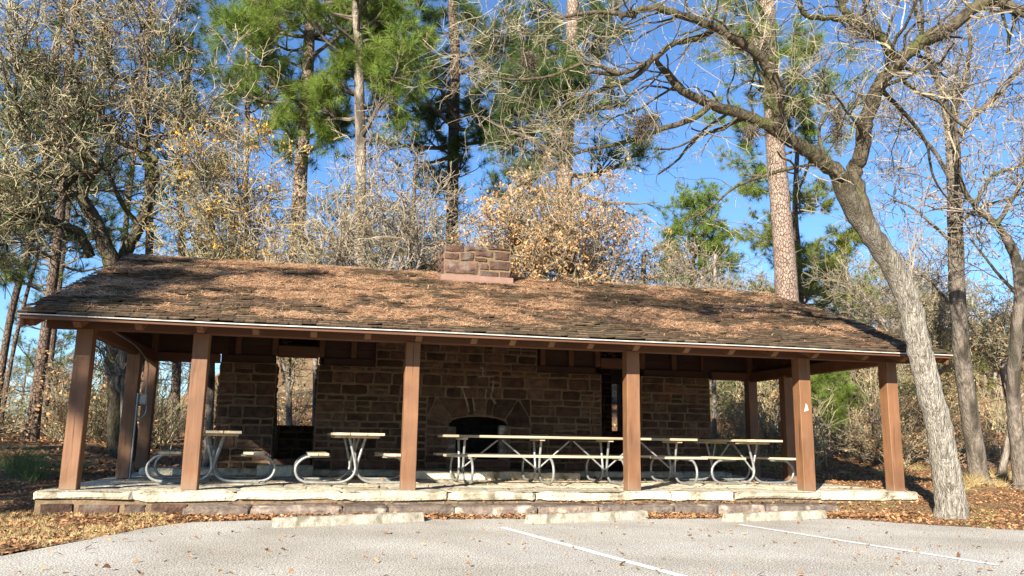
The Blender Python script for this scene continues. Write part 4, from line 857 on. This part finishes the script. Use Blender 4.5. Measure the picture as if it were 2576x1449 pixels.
L3 = G([(1800, 70), (1760, 95), (1690, 112), (1640, 150), (1560, 185), (1480, 180)], [10.9, 10.3])
L4 = [tr[-3]]+G([(2150, 450), (2168, 380), (2182, 300), (2215, 215), (2268, 152), (2330, 98), (2400, 62), (2450, 20), (2500, 2), (2576, 32), (2660, 60)], [12.0, 11.0])
L5 = G([(2262, 160), (2235, 120), (2205, 80), (2150, 50), (2120, 20), (2110, -60)], [11.6, 11.2])
L6 = G([(2150, 50), (2090, 45), (2030, 40), (2010, 8), (1990, -40)], [11.4, 11.0])
L7 = G([(1790, 262), (1740, 300), (1650, 330), (1560, 360), (1450, 385), (1380, 430), (1300, 470)], [11.1, 11.6])
L8 = G([(1640, 150), (1600, 190), (1530, 220), (1450, 250), (1380, 290), (1300, 330)], [10.5, 11])
L9 = G([(1560, 185), (1470, 160), (1390, 190), (1300, 200), (1230, 190)], [10.3, 10.8])
L10 = G([(1600, 40), (1500, 30), (1400, 50), (1330, 90)], [10.2, 10.6])
L11 = G([(2118, 450), (2080, 400), (2060, 330), (2085, 260), (2070, 180), (2100, 120)], [11.8, 12.4])
L12 = G([(2000, 420), (1930, 440), (1850, 470), (1790, 520), (1720, 560)], [11.6, 12])
L13 = G([(2210, 220), (2280, 290), (2330, 360), (2350, 450), (2400, 520)], [11.7, 12.6])
cfg = [(tr, .182, .145), (L1, .13, .026), (L2, .085, .035), (L3, .045, .025), (L4, .115, .07), (L5, .075, .045), (L6, .05, .025), (L7, .045, .012), (L8, .04, .012), (L9, .03, .01), (L10, .035, .012), (L11, .035, .01), (L12, .03, .008), (L13, .035, .01)]
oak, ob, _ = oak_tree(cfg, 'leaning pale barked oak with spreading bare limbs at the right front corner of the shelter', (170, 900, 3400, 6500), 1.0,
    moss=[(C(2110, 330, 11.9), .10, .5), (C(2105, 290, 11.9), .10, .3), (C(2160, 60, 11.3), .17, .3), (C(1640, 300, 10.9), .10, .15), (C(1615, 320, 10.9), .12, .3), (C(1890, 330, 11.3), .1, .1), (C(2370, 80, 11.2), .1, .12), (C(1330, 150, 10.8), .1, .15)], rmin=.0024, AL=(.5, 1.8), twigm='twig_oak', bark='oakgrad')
kn = MB(); kc = C(2291, 714, 12.0)
kn.tube([kc+FW*.12, kc-FW*.06, kc-FW*.11], [.07, .062, .05], 12, rough=.1)
kn.tube([kc-FW*.112, kc-FW*.118], [.022, .018], 10); kn.build('branch_scar', M['oakbark'], oak, origin=ob, smooth=True)
shoot = MB(); s0 = C(2290, 700, 12)
for i in range(5):
    d = np.array([rs.uniform(-.2, .35), -.1, 1.]); shoot.tube(catmull([s0, s0+d*.35, s0+d*.8+[rs.uniform(-.2, .2), 0, 0], s0+d*rs.uniform(1.0, 1.5)], 4), np.linspace(.009, .003, 13), 4)
shoot.build('shoots', M['twig_grey'], oak, origin=ob)

# ---- oaks behind the left end
def z4(pts): return [(x*.4849, y*.4849) for x, y in pts]
tA = G(z4([(590, 1420), (545, 1280), (500, 1160), (455, 1080), (425, 1030)]), [19.5, 19]); b0 = px_base(300, 19.7); tA = [b0, (b0+tA[0])/2]+tA
limA = [(tA, .23, .13), (G(z4([(425, 1030), (440, 980), (470, 910), (420, 900), (330, 905), (240, 915), (170, 910), (60, 905), (-80, 920)]), [19, 18]), .11, .03),
  (G(z4([(460, 1085), (400, 1010), (370, 1020)]), 18.9), .07, .03),
  (G(z4([(470, 1330), (410, 1205), (280, 1150), (190, 1120), (100, 1115), (60, 1060), (0, 1040)]), [19.4, 18]), .12, .035),
  (G(z4([(470, 910), (520, 850), (470, 820), (370, 760), (260, 745), (180, 738), (60, 670), (0, 600), (-60, 520)]), [18.8, 17.5]), .085, .02),
  (G(z4([(370, 760), (300, 700), (290, 620), (230, 520), (240, 400), (200, 300)]), [18.5, 18]), .05, .012),
  (G(z4([(180, 738), (120, 640), (80, 500), (90, 380), (60, 250), (20, 100)]), [18, 17.6]), .05, .012),
  (G(z4([(100, 1115), (40, 1180), (-40, 1230)]), 18.3), .04, .02), (G(z4([(280, 1150), (200, 1240), (60, 1260), (-60, 1290)]), [18.7, 18]), .04, .015)]
oak_tree(limA, 'dark limbed bare oak reaching over the left end of the shelter roof', (170, 850, 2900, 4600), 1.05, bark='darkbark', twigm='twig_olive', rmin=.0065, leafpts=(260, .03))
tB = G(z4([(640, 1420), (665, 1280), (715, 1190), (765, 1060), (785, 960), (792, 920)]), [20, 19.6]); b0 = px_base(320, 20.3); tB = [b0, (b0+tB[0])/2]+tB
limB = [(tB, .19, .10), (G(z4([(792, 925), (765, 850), (730, 800), (650, 750), (560, 650), (520, 590), (430, 520), (400, 400), (330, 300), (300, 180)]), [19.6, 19]), .085, .015),
  (G(z4([(785, 860), (810, 830), (770, 780), (735, 700), (750, 600), (700, 540), (690, 430), (730, 330), (720, 200), (770, 80)]), [19.5, 19.5]), .08, .014),
  (G(z4([(800, 920), (850, 870), (925, 830), (950, 720), (920, 680), (990, 630), (1060, 610), (1110, 520), (1180, 480)]), [19.6, 19]), .065, .012),
  (G(z4([(730, 1185), (650, 1080), (600, 990), (565, 900), (500, 820), (420, 690), (440, 560), (380, 480)]), [19.8, 19.4]), .07, .014),
  (G(z4([(925, 690), (840, 700), (790, 770)]), 19.3), .04, .02), (G(z4([(690, 430), (620, 400), (560, 360), (580, 250), (540, 130), (580, 20)]), [19.4, 19]), .04, .01),
  (G(z4([(920, 680), (950, 560), (900, 440), (850, 300), (930, 160), (900, 60)]), [19.2, 19]), .04, .01),
  (G(z4([(790, 1010), (880, 1000), (960, 980), (1050, 930)]), 19.4), .03, .01), (G(z4([(400, 400), (420, 280), (380, 150), (400, 30)]), 19), .03, .01)]
oak_tree(limB, 'forked dark oak with a dense pale twig crown behind the left end of the ridge', (180, 900, 3100, 4900), 1.0, bark='darkbark', twigm='twig', rmin=.006, leafpts=(500, .03))
# ---- smaller bare trees behind the shelter
def bare_tree(u, D, vtop, spreadpx, r0, label, fine, twigm='twig', bark='greybark', leafs=None, leafm='leaf_tan', nl=7, rmin=.005, lean=0, vlow=640, group=None, sc_=.75):
    b0 = px_base(u, D); top = at(u+lean, vtop, D); H_ = top[2]-b0[2]; sp = spreadpx*D/F_PX/2
    hlow = max(.25, (at(u, vlow, D)[2]-b0[2])/H_)
    mid = b0+(top-b0)*hlow; tk = [b0, b0+(mid-b0)*.5+rs.normal(size=3)*.08, mid]
    lims = [(tk, r0, r0*.75)]
    for i in range(nl):
        f0 = rs.uniform(0, .8); p0 = tk[1]+(mid-tk[1])*f0; az = 2*math.pi*i/nl+rs.uniform(-.3, .3)
        e = b0+(top-b0)*rs.uniform(.72, 1.0)+np.array([math.cos(az), .7*math.sin(az), 0])*sp*rs.uniform(.3, 1.)
        m1 = p0+(e-p0)*.35+rs.normal(size=3)*.22*sp*.5-np.array([0, 0, .1*H_*rs.uniform(-.3, .5)]); m2 = p0+(e-p0)*.68+rs.normal(size=3)*.2*sp
        lims.append(([p0, m1, m2, e], r0*rs.uniform(.4, .6), .008))
    return oak_tree(lims, label, fine, sc_, bark=bark, limbbark='greybark', twigm=twigm, rmin=rmin, leafpts=leafs, leafm=leafm, name='bare_tree' if not leafs or leafs[0] < 1500 else 'leafy_tree')
bare_tree(520, 18.5, 330, 260, .09, 'olive twigged small tree rising above the left part of the roof', (110, 800, 2600, 4200), 'twig_olive', leafs=(600, .035), leafm='leaf_gold')
bare_tree(620, 19, 270, 200, .09, 'small tree carrying golden yellow leaves left of the tall bright pine', (110, 650, 1800, 3000), 'twig', leafs=(2400, .036), leafm='leaf_gold')
bare_tree(690, 17.5, 470, 270, .08, 'tangled pale twiggy tree in front of the tall bright pine trunk', (80, 440, 1300, 1900), 'twig', leafs=(500, .035), leafm='leaf_gold')
bare_tree(850, 17, 470, 230, .07, 'tangled pale twiggy tree between the two left pine trunks', (80, 420, 1200, 1800), 'twig')
bare_tree(1010, 17.5, 300, 260, .08, 'open bare tree with pale upswept twigs left of the chimney', (90, 500, 1500, 2400), 'twig_grey', sc_=.85)
bare_tree(1060, 20, 480, 220, .07, 'low bare tree close behind the left side of the chimney', (70, 380, 1200, 1800), 'twig_olive')
bare_tree(950, 21, 520, 220, .08, 'bare olive brush tree behind the slender pale pine', (70, 360, 1100, 1600), 'twig_olive')
bare_tree(790, 21, 520, 240, .08, 'bare olive brush tree right behind the tall bright pine trunk', (70, 360, 1100, 1600), 'twig_olive')
bare_tree(1340, 18, 450, 290, .10, 'bushy tree with dense tan dead leaves just right of the chimney', (140, 900, 2600, 4200), 'twig', leafs=(9500, .036), leafm='leaf_tan', nl=9)
bare_tree(1470, 19, 470, 240, .09, 'second tan leaved tree standing further right of the chimney', (120, 700, 2200, 3600), 'twig', leafs=(4800, .033), leafm='leaf_tan')
bare_tree(1620, 20, 600, 260, .08, 'greyish bare tree with few leaves above the middle of the right roof slope', (110, 700, 2400, 3800), 'twig_grey', leafs=(900, .035), leafm='leaf_tan')
bare_tree(1800, 24, 660, 240, .07, 'low grey bare tree right behind the roof ridge, left of the thickest pine', (90, 500, 1600, 2600), 'twig_grey')
# ---- right side trees
limR1 = [([px_base(2470, 17)]+G([(2460, 1180), (2435, 1010), (2412, 800), (2404, 600), (2400, 450), (2395, 360)], 17), .19, .13),
  (G([(2396, 380), (2372, 240), (2330, 120), (2300, 0)], [17, 16.6]), .10, .04), (G([(2411, 340), (2440, 300), (2485, 262), (2527, 220), (2580, 150), (2640, 60)], [17, 16]), .08, .03),
  (G([(2400, 470), (2350, 380), (2300, 330), (2260, 300), (2190, 290)], [17, 16.4]), .05, .015), (G([(2411, 560), (2470, 520), (2540, 500), (2600, 470)], [17, 16.5]), .045, .015),
  (G([(2404, 620), (2340, 560), (2290, 520), (2240, 500)], [17, 17]), .04, .012), (G([(2395, 360), (2410, 250), (2440, 130), (2430, 0)], [17, 17.5]), .07, .03),
  (G([(2415, 800), (2370, 740), (2330, 700), (2300, 690)], 17), .035, .012)]
oak_tree(limR1, 'upright grey oak standing directly behind the leaning oak', (100, 450, 1300, 2200), 1.05, bark='greybark_dark', limbbark='greybark_dark', twigm='twig_grey', rmin=.005)
limR2 = [([px_base(2570, 16)]+G([(2568, 1190), (2552, 1050), (2550, 940), (2560, 820), (2566, 740), (2556, 650), (2530, 595)], 16), .15, .085),
  (G([(2552, 640), (2530, 595), (2506, 566), (2455, 520), (2416, 455), (2411, 370), (2398, 240), (2420, 120)], [16, 16.4]), .085, .02), (G([(2562, 700), (2600, 620), (2640, 520), (2690, 400)], 16), .08, .03),
  (G([(2560, 740), (2520, 700), (2480, 650), (2440, 600)], 16), .04, .015), (G([(2506, 566), (2560, 480), (2600, 400)], 16), .05, .02),
  (G([(2450, 515), (2500, 440), (2560, 420), (2620, 380)], 16), .04, .015)]
oak_tree(limR2, 'dark crooked oak at the right edge of the photo', (90, 400, 1200, 2100), 1.0, bark='greybark_dark', limbbark='darkbark', twigm='twig_grey', rmin=.005, leafpts=(300, .035))
bare_tree(2250, 26, 640, 300, .10, 'grey bare tree on the slope behind the trunk of the leaning oak', (100, 600, 2000, 3000), 'twig_grey', vlow=800, sc_=.9)
bare_tree(2340, 22, 720, 300, .08, 'brushy bare tree between the leaning oak and the upright grey oak', (110, 700, 2400, 3600), 'twig_olive', vlow=900, leafs=(900, .035), leafm='leaf_tan')
bare_tree(2520, 20, 740, 300, .08, 'brushy bare tree with some tan leaves near the right edge', (110, 700, 2400, 3600), 'twig_olive', vlow=900, leafs=(1200, .035), leafm='leaf_tan')
bare_tree(305, 17.5, 820, 160, .11, 'grey trunk seen between the first and second posts on the left', (60, 260, 700, 1000), 'twig_dark', bark='greybark', vlow=860)
bare_tree(726, 24, 820, 110, .10, 'pale thin trunk seen through the left wall opening', (50, 260, 800, 1200), 'twig_olive', vlow=900, sc_=.6)
bare_tree(1255, 24, 500, 160, .08, 'small bare tree on the slope behind the chimney', (60, 300, 900, 1300), 'twig_grey')
# ------------------------------------------------------------------ copies of shrubs and far trees
def copy_tree(o, parent=None):
    c = o.copy(); COL.objects.link(c); c.parent = parent
    for ch_ in list(o.children): copy_tree(ch_, c)
    return c
def make_shrub(kind):
    root = empty('shrub', (0, 0, 0)); st_ = MB(); fo = MB(); n = 16 if kind != 'leafy' else 12
    k = 7; Q = np.empty((n, k, 3)); Q[:, 0] = rs.normal(size=(n, 3))*[.12, .12, 0]; Q[:, 0, 2] = -.05
    d = rs.normal(size=(n, 3))*[.45, .45, .1]+[0, 0, 1]; d /= np.linalg.norm(d, axis=1, keepdims=True); L_ = rs.uniform(.9, 2.1, (n, 1))
    for j in range(1, k): d = d+rs.normal(size=(n, 3))*.16; d /= np.linalg.norm(d, axis=1, keepdims=True); Q[:, j] = Q[:, j-1]+d*L_/(k-1)
    R_ = rs.uniform(.008, .018, (n, 1))*np.linspace(1, .35, k); st_.tubes(Q, R_, 4, tone=rs.uniform(0, 1, n))
    A, rA = spawn(Q, R_, 110, .3, .9, 5, (25, 60), .22, .12, rmin=.004, tmin=.1); st_.tubes(A, rA, 3, tone=rs.uniform(0, 1, len(A)))
    B, rB = spawn(A, rA, 420, .12, .4, 4, (25, 60), .25, .08, rmin=.003); st_.tubes(B, rB, 3, tone=rs.uniform(0, 1, len(B)))
    m_ = {'bare': 'twig', 'leafy': 'twig_olive', 'tan': 'twig', 'olive': 'twig_olive'}[kind]
    st_.build('stems', M[m_], root)
    if kind in ('leafy', 'tan'):
        ii = rs.randint(0, len(B), 1500 if kind == 'leafy' else 600); leaves(fo, B[ii, -1], .04 if kind == 'leafy' else .042, .07)
        fo.build('foliage', M['leaf_green' if kind == 'leafy' else 'leaf_tan'], root)
    return root
def make_grass(mname, n=170, h=.55):
    root = empty('grass_clump', (0, 0, 0)); mb = MB(); k = 5; Q = np.empty((n, k, 3)); Q[:, 0] = rs.normal(size=(n, 3))*[.09, .09, 0]
    d = rs.normal(size=(n, 3))*[.4, .4, 0]+[0, 0, 1.]; d /= np.linalg.norm(d, axis=1, keepdims=True); L_ = rs.uniform(.5, 1.1, (n, 1))*h
    for j in range(1, k): d[:, 2] -= .22; d /= np.linalg.norm(d, axis=1, keepdims=True); Q[:, j] = Q[:, j-1]+d*L_/(k-1)
    mb.tubes(Q, np.full((n, 1), .004)*np.linspace(1, .2, k), 3, tone=rs.uniform(0, 1, n)); mb.build('blades', M[mname], root); return root
used = {}
def place(proto, x, y, s, label, cat, group, z=-.03):
    o = proto if proto.name not in used else copy_tree(proto)
    used[proto.name] = 1
    o.location = (x, y, gh(x, y)+z); o.rotation_euler = (rs.uniform(-.08, .08), rs.uniform(-.08, .08), rs.uniform(0, 6.28)); o.scale = (s*rs.uniform(.85, 1.2), s*rs.uniform(.85, 1.2), s*rs.uniform(.8, 1.15))
    tag(o, label, cat, group); return o
protos = {k: [make_shrub(k), make_shrub(k)] for k in ('bare', 'leafy', 'tan', 'olive')}
def scatter(n, a0, a1, y0, y1, s0, s1, kinds, label, group, cat='shrub', ok=None):
    c = 0
    while c < n:
        y = y0+(y1-y0)*rs.uniform(0, 1)**1.2; a = rs.uniform(a0, a1); x = a*(y+11.6)
        if -4.2 < x < 10.3 and y < 10.8: continue
        if ok and not ok(x, y): continue
        pr_ = protos[kinds[rs.randint(len(kinds))]][rs.randint(2)]
        place(pr_, x, y, rs.uniform(s0, s1), label, cat, group); c += 1
scatter(22, .40, .98, 6.5, 14, .8, 1.25, ['bare', 'tan', 'olive', 'olive'], 'tangled leafless shrub on the slope right of the shelter', 'shrubs on the slope right of the shelter', ok=lambda x, y: x > 10.6)
scatter(36, .22, 1.0, 15, 32, 1.1, 1.9, ['bare', 'tan', 'olive', 'leafy', 'leafy'], 'dense tan and olive shrub higher up the brown hillside', 'shrubs up the hillside behind the right end')
scatter(26, -.06, .3, 13, 30, .6, 1.2, ['bare', 'tan', 'olive'], 'small bare shrub on the hillside seen through the wall openings', 'shrubs seen through the wall openings')
scatter(32, -.62, -.16, 13, 22, .8, 1.3, ['olive', 'olive', 'bare', 'tan', 'leafy'], 'low grey green shrub in the shade beyond the left posts', 'shrubs beyond the left posts', ok=lambda x, y: x < -4.6)
scatter(32, -.66, -.10, 21, 40, 1.2, 1.8, ['leafy', 'olive', 'olive', 'bare'], 'taller green scrub bush far behind the left end of the shelter', 'scrub far behind the left end')
gp = make_grass('greengrass', 190, .75); gd = make_grass('drygrass', 150, .35)
for x, y, s in ((-4.55, 3.6, 1.0), (-5.0, 4.3, .9), (-4.3, 4.9, .8), (-5.4, 5.5, 1.), (-6.2, 3.4, .6)): place(gp, x, y, s, 'green arching grass clump beyond the first post on the left', 'grass clump', 'grass clumps by the left end')
for i in range(30):
    x, y = rs.uniform(11.3, 16), rs.uniform(1.5, 6.5); place(gd, x, y, rs.uniform(.6, 1.3), 'dry straw coloured grass clump among the leaves right of the leaning oak', 'grass clump', 'dry grass clumps right of the oak')
for i in range(26):
    x, y = rs.uniform(9.8, 12), rs.uniform(6, 11); place(gd, x, y, rs.uniform(.9, 1.8), 'dry straw coloured grass clump on the bank behind the last post', 'grass clump', 'dry grass clumps behind the last post')
# far trees
fb_ = []
for i in range(2):
    r__, b__, _ = bare_tree(2200+120*i, 38, 640, 330, .13, 'bare grey tree far up the hillside on the right', (80, 380, 1300, 1800), 'twig_grey', vlow=860, sc_=1.2, rmin=.009); r__['group'] = 'bare trees far up the right hillside'; fb_.append(r__)
def scat_copy(src, n, a0, a1, y0, y1, s0, s1, label, cat, group):
    for i in range(n):
        y = rs.uniform(y0, y1); a = a0+(a1-a0)*(i+rs.uniform(.1, .9))/n; x = a*(y+11.6); o = copy_tree(src)
        o.location = (x, y, gh(x, y)-.1); s = rs.uniform(s0, s1); o.scale = (s, s, s*rs.uniform(.9, 1.1)); o.rotation_euler.z = rs.uniform(0, 6.28); tag(o, label, cat, group)
for r__ in fb_:
    scat_copy(r__, 9, .3, 1.05, 30, 62, .5, .95, 'bare grey tree far up the hillside on the right', 'tree', 'bare trees far up the right hillside')
    scat_copy(r__, 5, -.7, -.2, 34, 60, .5, .8, 'bare grey tree far off beyond the left posts', 'tree', 'bare trees far off on the left')
b0 = px_base(2330, 40)
pf = pine([b0, b0+[0, 0, 3], b0+[.1, 0, 6.2]], .12, .04, b0[2]+1.0, b0[2]+6.1, 1.9, 26, 420, 'bushy young pine on the hillside', K=18, L_=.28, w=.014, stubs=0, needle='needle_yel')
tag(pf, 'bushy yellow green young pine on the far right hillside', None, 'young pines on the right hillside')
scat_copy(pf, 9, .55, 1.0, 22, 50, .5, 1.0, 'bushy yellow green young pine on the far right hillside', 'pine tree', 'young pines on the right hillside')
b0 = px_base(60, 44)
pd = pine([b0, b0+[0, 0, 4], b0+[.1, 0, 8.5]], .15, .05, b0[2]+1.2, b0[2]+8.3, 2.6, 30, 460, 'x', K=18, L_=.3, w=.016, stubs=0, needle='needle_dark', bark='pinebark_dark')
tag(pd, 'dark green pine in the far woods beyond the left end', None, 'pines in the far woods on the left')
scat_copy(pd, 12, -.7, -.12, 36, 70, .5, .8, 'dark green pine in the far woods beyond the left end', 'pine tree', 'pines in the far woods on the left')
# pines out of frame whose shade dapples the left end
for i, (s, a, hh, cr_) in enumerate(((-3.1, -21, 14, 1.5), (-4.9, -19, 13, 2.6), (-7.4, -16, 12, 3.2), (-6.2, -23, 15, 3.0), (-9.5, -20, 14, 3.2), (-12.5, -17, 13, 3.4))):
    x, y = .81*s+.59*a, -.59*s+.81*a; b0 = np.array([x, y, gh(x, y)-.1])
    pine([b0, b0+[0, 0, hh*.5], b0+[.2, 0, hh]], .2, .07, 3.0, hh-.3, cr_, 44, 1300 if i else 300, 'pine', K=20, L_=.34, w=.028, stubs=0)
# ------------------------------------------------------------------ loose cover
def inlot(x, y): return y < edge_y(x)-.02
def leaf_cover(name, n, box, size, mname, prob, label, cat, zf=None, flat=.35):
    x = rs.uniform(box[0], box[1], n); y = rs.uniform(box[2], box[3], n); p = prob(x, y); k = rs.uniform(0, 1, n) < p; x, y = x[k], y[k]; n = len(x)
    z = (hgt(x, y) if zf is None else zf(x, y))+rs.uniform(.004, .03, n)
    pos = np.stack([x, y, z], 1); th = rs.uniform(0, 2*math.pi, n); a = np.stack([np.cos(th), np.sin(th), rs.normal(0, flat, n)], 1); b_ = np.stack([-np.sin(th), np.cos(th), rs.normal(0, flat, n)], 1)
    s = (size*rs.uniform(.5, 1.3, n))[:, None]; up_ = np.array([0, 0, 1.]); cu = rs.uniform(-.1, .5, (n, 1))*s
    # six point lobed leaf folded along its middle
    v = np.stack([pos-a*s, pos-a*s*.35+b_*s*.62+up_*cu, pos+a*s*.3+b_*s*.42+up_*cu*.7, pos+a*s*1.05, pos+a*s*.35-b_*s*.55+up_*cu, pos-a*s*.3-b_*s*.5+up_*cu*.8], 1).reshape(-1, 3)
    f = np.arange(n)[:, None]*6; q = np.concatenate([f+[0, 3, 2, 1], f+[0, 5, 4, 3]], 1).reshape(-1, 4)
    mb = MB().add(v, q, tone=np.repeat(rs.uniform(0, 1, n), 2)); o = mb.build(name, M[mname]); tag(o, label, cat, kind='stuff'); return o
def inplat(x, y): return (x > PX0-.02) & (x < PX1+.02) & (y > PY0-.02) & (y < PY1+.1)
instep = lambda x, y: (x > -1.62) & (x < 7.58) & (y > -.64) & (y < -.1)
def gp_(x, y):
    d = (~inplat(x, y)) & (~instep(x, y)) & (y > edge_y(x)+.0)
    nz_ = .55+.45*np.sin(x*2.1+1.3*np.sin(y*1.7))*np.sin(y*2.6+x)
    return d*np.clip(nz_+.25, .1, 1)
leaf_cover('leaf_litter', 110000, (-9, 15, -5, 7), .027, 'litter', gp_, 'brown fallen oak leaves covering the ground around the shelter', 'fallen leaves')
leaf_cover('leaf_litter', 30000, (-20, 30, 6.5, 26), .06, 'litter', gp_, 'brown fallen leaves on the slopes behind the shelter', 'fallen leaves')
leaf_cover('leaf_drift', 11000, (-1.7, 9.2, -1.35, -.6), .028, 'litter', lambda x, y: (y > edge_y(x)-.10)*(~instep(x, y))*np.where(x < .2, .8, np.clip(.45+.5*np.sin(x*1.9), .12, 1)), 'orange brown leaves drifted between the step and the wheel stops', 'fallen leaves', zf=lambda x, y: np.full_like(x, Zl))
leaf_cover('lot_leaves', 330, (-3, 8, -6.6, -1.2), .024, 'litter', lambda x, y: (y < edge_y(x)-.05)*1., 'scattered single dead leaves lying on the pale parking surface', 'fallen leaves', zf=lambda x, y: np.full_like(x, Zl))
leaf_cover('platform_leaves', 900, (PX0+.1, PX1-.05, PY0+.02, 4.1), .032, 'litter', lambda x, y: np.where(x > 7.6, 1, np.where(x > 2.2, .5, .15)), 'dead leaves strewn on the pale stone platform', 'fallen leaves', zf=lambda x, y: np.full_like(x, .004))
leaf_cover('step_leaves', 500, (-1.4, 7.5, -.52, -.16), .03, 'litter', lambda x, y: np.where(x > 3.5, .9, .25), 'dead leaves caught on the low stone step', 'fallen leaves', zf=lambda x, y: np.full_like(x, -.155))
def straw(name, n, posf, label, L_=.13, w=.0045, m_='straw'):
    p, u, v_, nn = posf(n); n = len(p); th = rs.normal(0, .9, n)[:, None]; d = u*np.cos(th)+v_*np.sin(th)+nn*rs.normal(0, .13, (n, 1)); s = np.cross(d, nn); s /= np.linalg.norm(s, axis=1, keepdims=True)
    ln = L_*rs.uniform(.5, 1.2, (n, 1)); bend = np.cross(nn, d)*rs.normal(0, .12, (n, 1))*ln
    a, b_, c = p-d*ln*.5, p+bend, p+d*ln*.5; w_ = w*.5*rs.uniform(.6, 1.3, (n, 1))
    v = np.stack([a-s*w_, a+s*w_, b_-s*w_, b_+s*w_, c-s*w_*.4, c+s*w_*.4], 1).reshape(-1, 3); f = np.arange(n)[:, None]*6
    q = np.concatenate([f+[0, 1, 3, 2], f+[2, 3, 5, 4]], 1).reshape(-1, 4)
    o = MB().add(v, q, tone=np.repeat(np.clip(rs.normal(.55, .28, n), 0, 1), 2)).build(name, M[m_]); tag(o, label, 'pine straw', kind='stuff')
def fbm(x, y, s0):
    return np.array([noise.fractal(Vector((a*s0, b_*s0*1.6, 3.7)), .8, 2.0, 4) for a, b_ in zip(x, y)])
def roofpos(n):
    x = rs.uniform(ROOF0, ROOF1, n); s = rs.uniform(0.04, 1, n)
    dens = fbm(x, s*5.5, .75)+fbm(x+9, s*5.5, 2.6)*.6
    cen = np.exp(-((x-2.2)/4.6)**2)*.34+.12*np.exp(-((x+1.5)/3)**2)
    edge_ = -.5*np.exp(-(s/.16)**2)*(x > 0.5)
    k = rs.uniform(0, 1, n) < np.clip((dens*1.3+cen+edge_-.03)*3.0, .03, 1); x, s = x[k], s[k]; n = len(x)
    y = EY+s*(RY-EY); z = EZ+s*(RZ-EZ)+.028+rs.uniform(0, .03, n)
    nn = np.tile([0, -sinL, cosL], (n, 1)); return np.stack([x, y, z], 1), np.tile([1., 0, 0], (n, 1)), np.tile([0, cosL, sinL], (n, 1)), nn
straw('pine_straw', 95000, roofpos, 'orange brown pine straw lying in patches on the front roof slope')
def gpos(n):
    x = rs.uniform(-9, 15, n); y = rs.uniform(-5, 7, n); k = gp_(x, y)*rs.uniform(0, 1, n) > .3; x, y = x[k], y[k]; n = len(x)
    return np.stack([x, y, hgt(x, y)+rs.uniform(.005, .03, n)], 1), np.tile([1., 0, 0], (n, 1)), np.tile([0, 1., 0], (n, 1)), np.tile([0, 0, 1.], (n, 1))
straw('ground_straw', 50000, gpos, 'pine straw mixed into the leaf litter on the ground')
def lpos(n):
    x = rs.uniform(-3, 9, n); y = rs.uniform(-6.8, -1, n); k = y < edge_y(x)-.03; x, y = x[k], y[k]; n = len(x)
    return np.stack([x, y, np.full(n, Zl+.004)], 1), np.tile([1., 0, 0], (n, 1)), np.tile([0, 1., 0], (n, 1)), np.tile([0, 0, 1.], (n, 1))
straw('lot_straw', 900, lpos, 'single pine needles scattered over the parking surface')
def tuftgrass(n, box, h, m_, label, pf):
    x = rs.uniform(box[0], box[1], n); y = rs.uniform(box[2], box[3], n); k = pf(x, y); x, y = x[k], y[k]; n = len(x); K = 9
    p = np.repeat(np.stack([x, y, hgt(x, y)], 1), K, 0)+rs.normal(size=(n*K, 3))*[.02, .02, 0]; d = rs.normal(size=(n*K, 3))*[.5, .5, .1]+[0, 0, 1]; d /= np.linalg.norm(d, axis=1, keepdims=True)
    s = np.cross(d, rs.normal(size=d.shape)); s /= np.linalg.norm(s, axis=1, keepdims=True); L_ = h*rs.uniform(.4, 1.2, (n*K, 1)); v = np.stack([p-s*.003, p+s*.003, p+d*L_], 1).reshape(-1, 3)
    tag(MB().add(v, t=np.arange(3*n*K).reshape(-1, 3), tone=rs.uniform(0, 1, n*K)).build('grass', M[m_]), label, 'grass', kind='stuff')
tuftgrass(5000, (-6, -1.2, -5, .2), .05, 'drygrass', 'short dry grass between the lot edge and the left end of the platform', lambda x, y: (y > edge_y(x)+.05) & ~inplat(x, y) & ~instep(x, y) & (np.sin(x*3)*np.sin(y*2.3+x) > -.3))
tuftgrass(2600, (8.3, 15, -3.5, 0), .05, 'greengrass', 'sparse green blades among the leaves at the foot of the leaning oak', lambda x, y: (y > edge_y(x)+.05) & ~inplat(x, y) & (np.sin(x*4)*np.sin(y*3.3+x) > .1))
for o in list(SC.objects):
    if o.name.startswith('pine_tree') and o.get('label') in ('pine', 'x'): o['label'] = 'tall pine left of the photo whose shade falls on the left posts'; o['group'] = 'shade giving pines left of the photo'
# drop helper-only prototypes never placed
for L_ in protos.values():
    for p_ in L_:
        if not p_.get('label'):
            for c_ in list(p_.children): bpy.data.objects.remove(c_)
            bpy.data.objects.remove(p_)
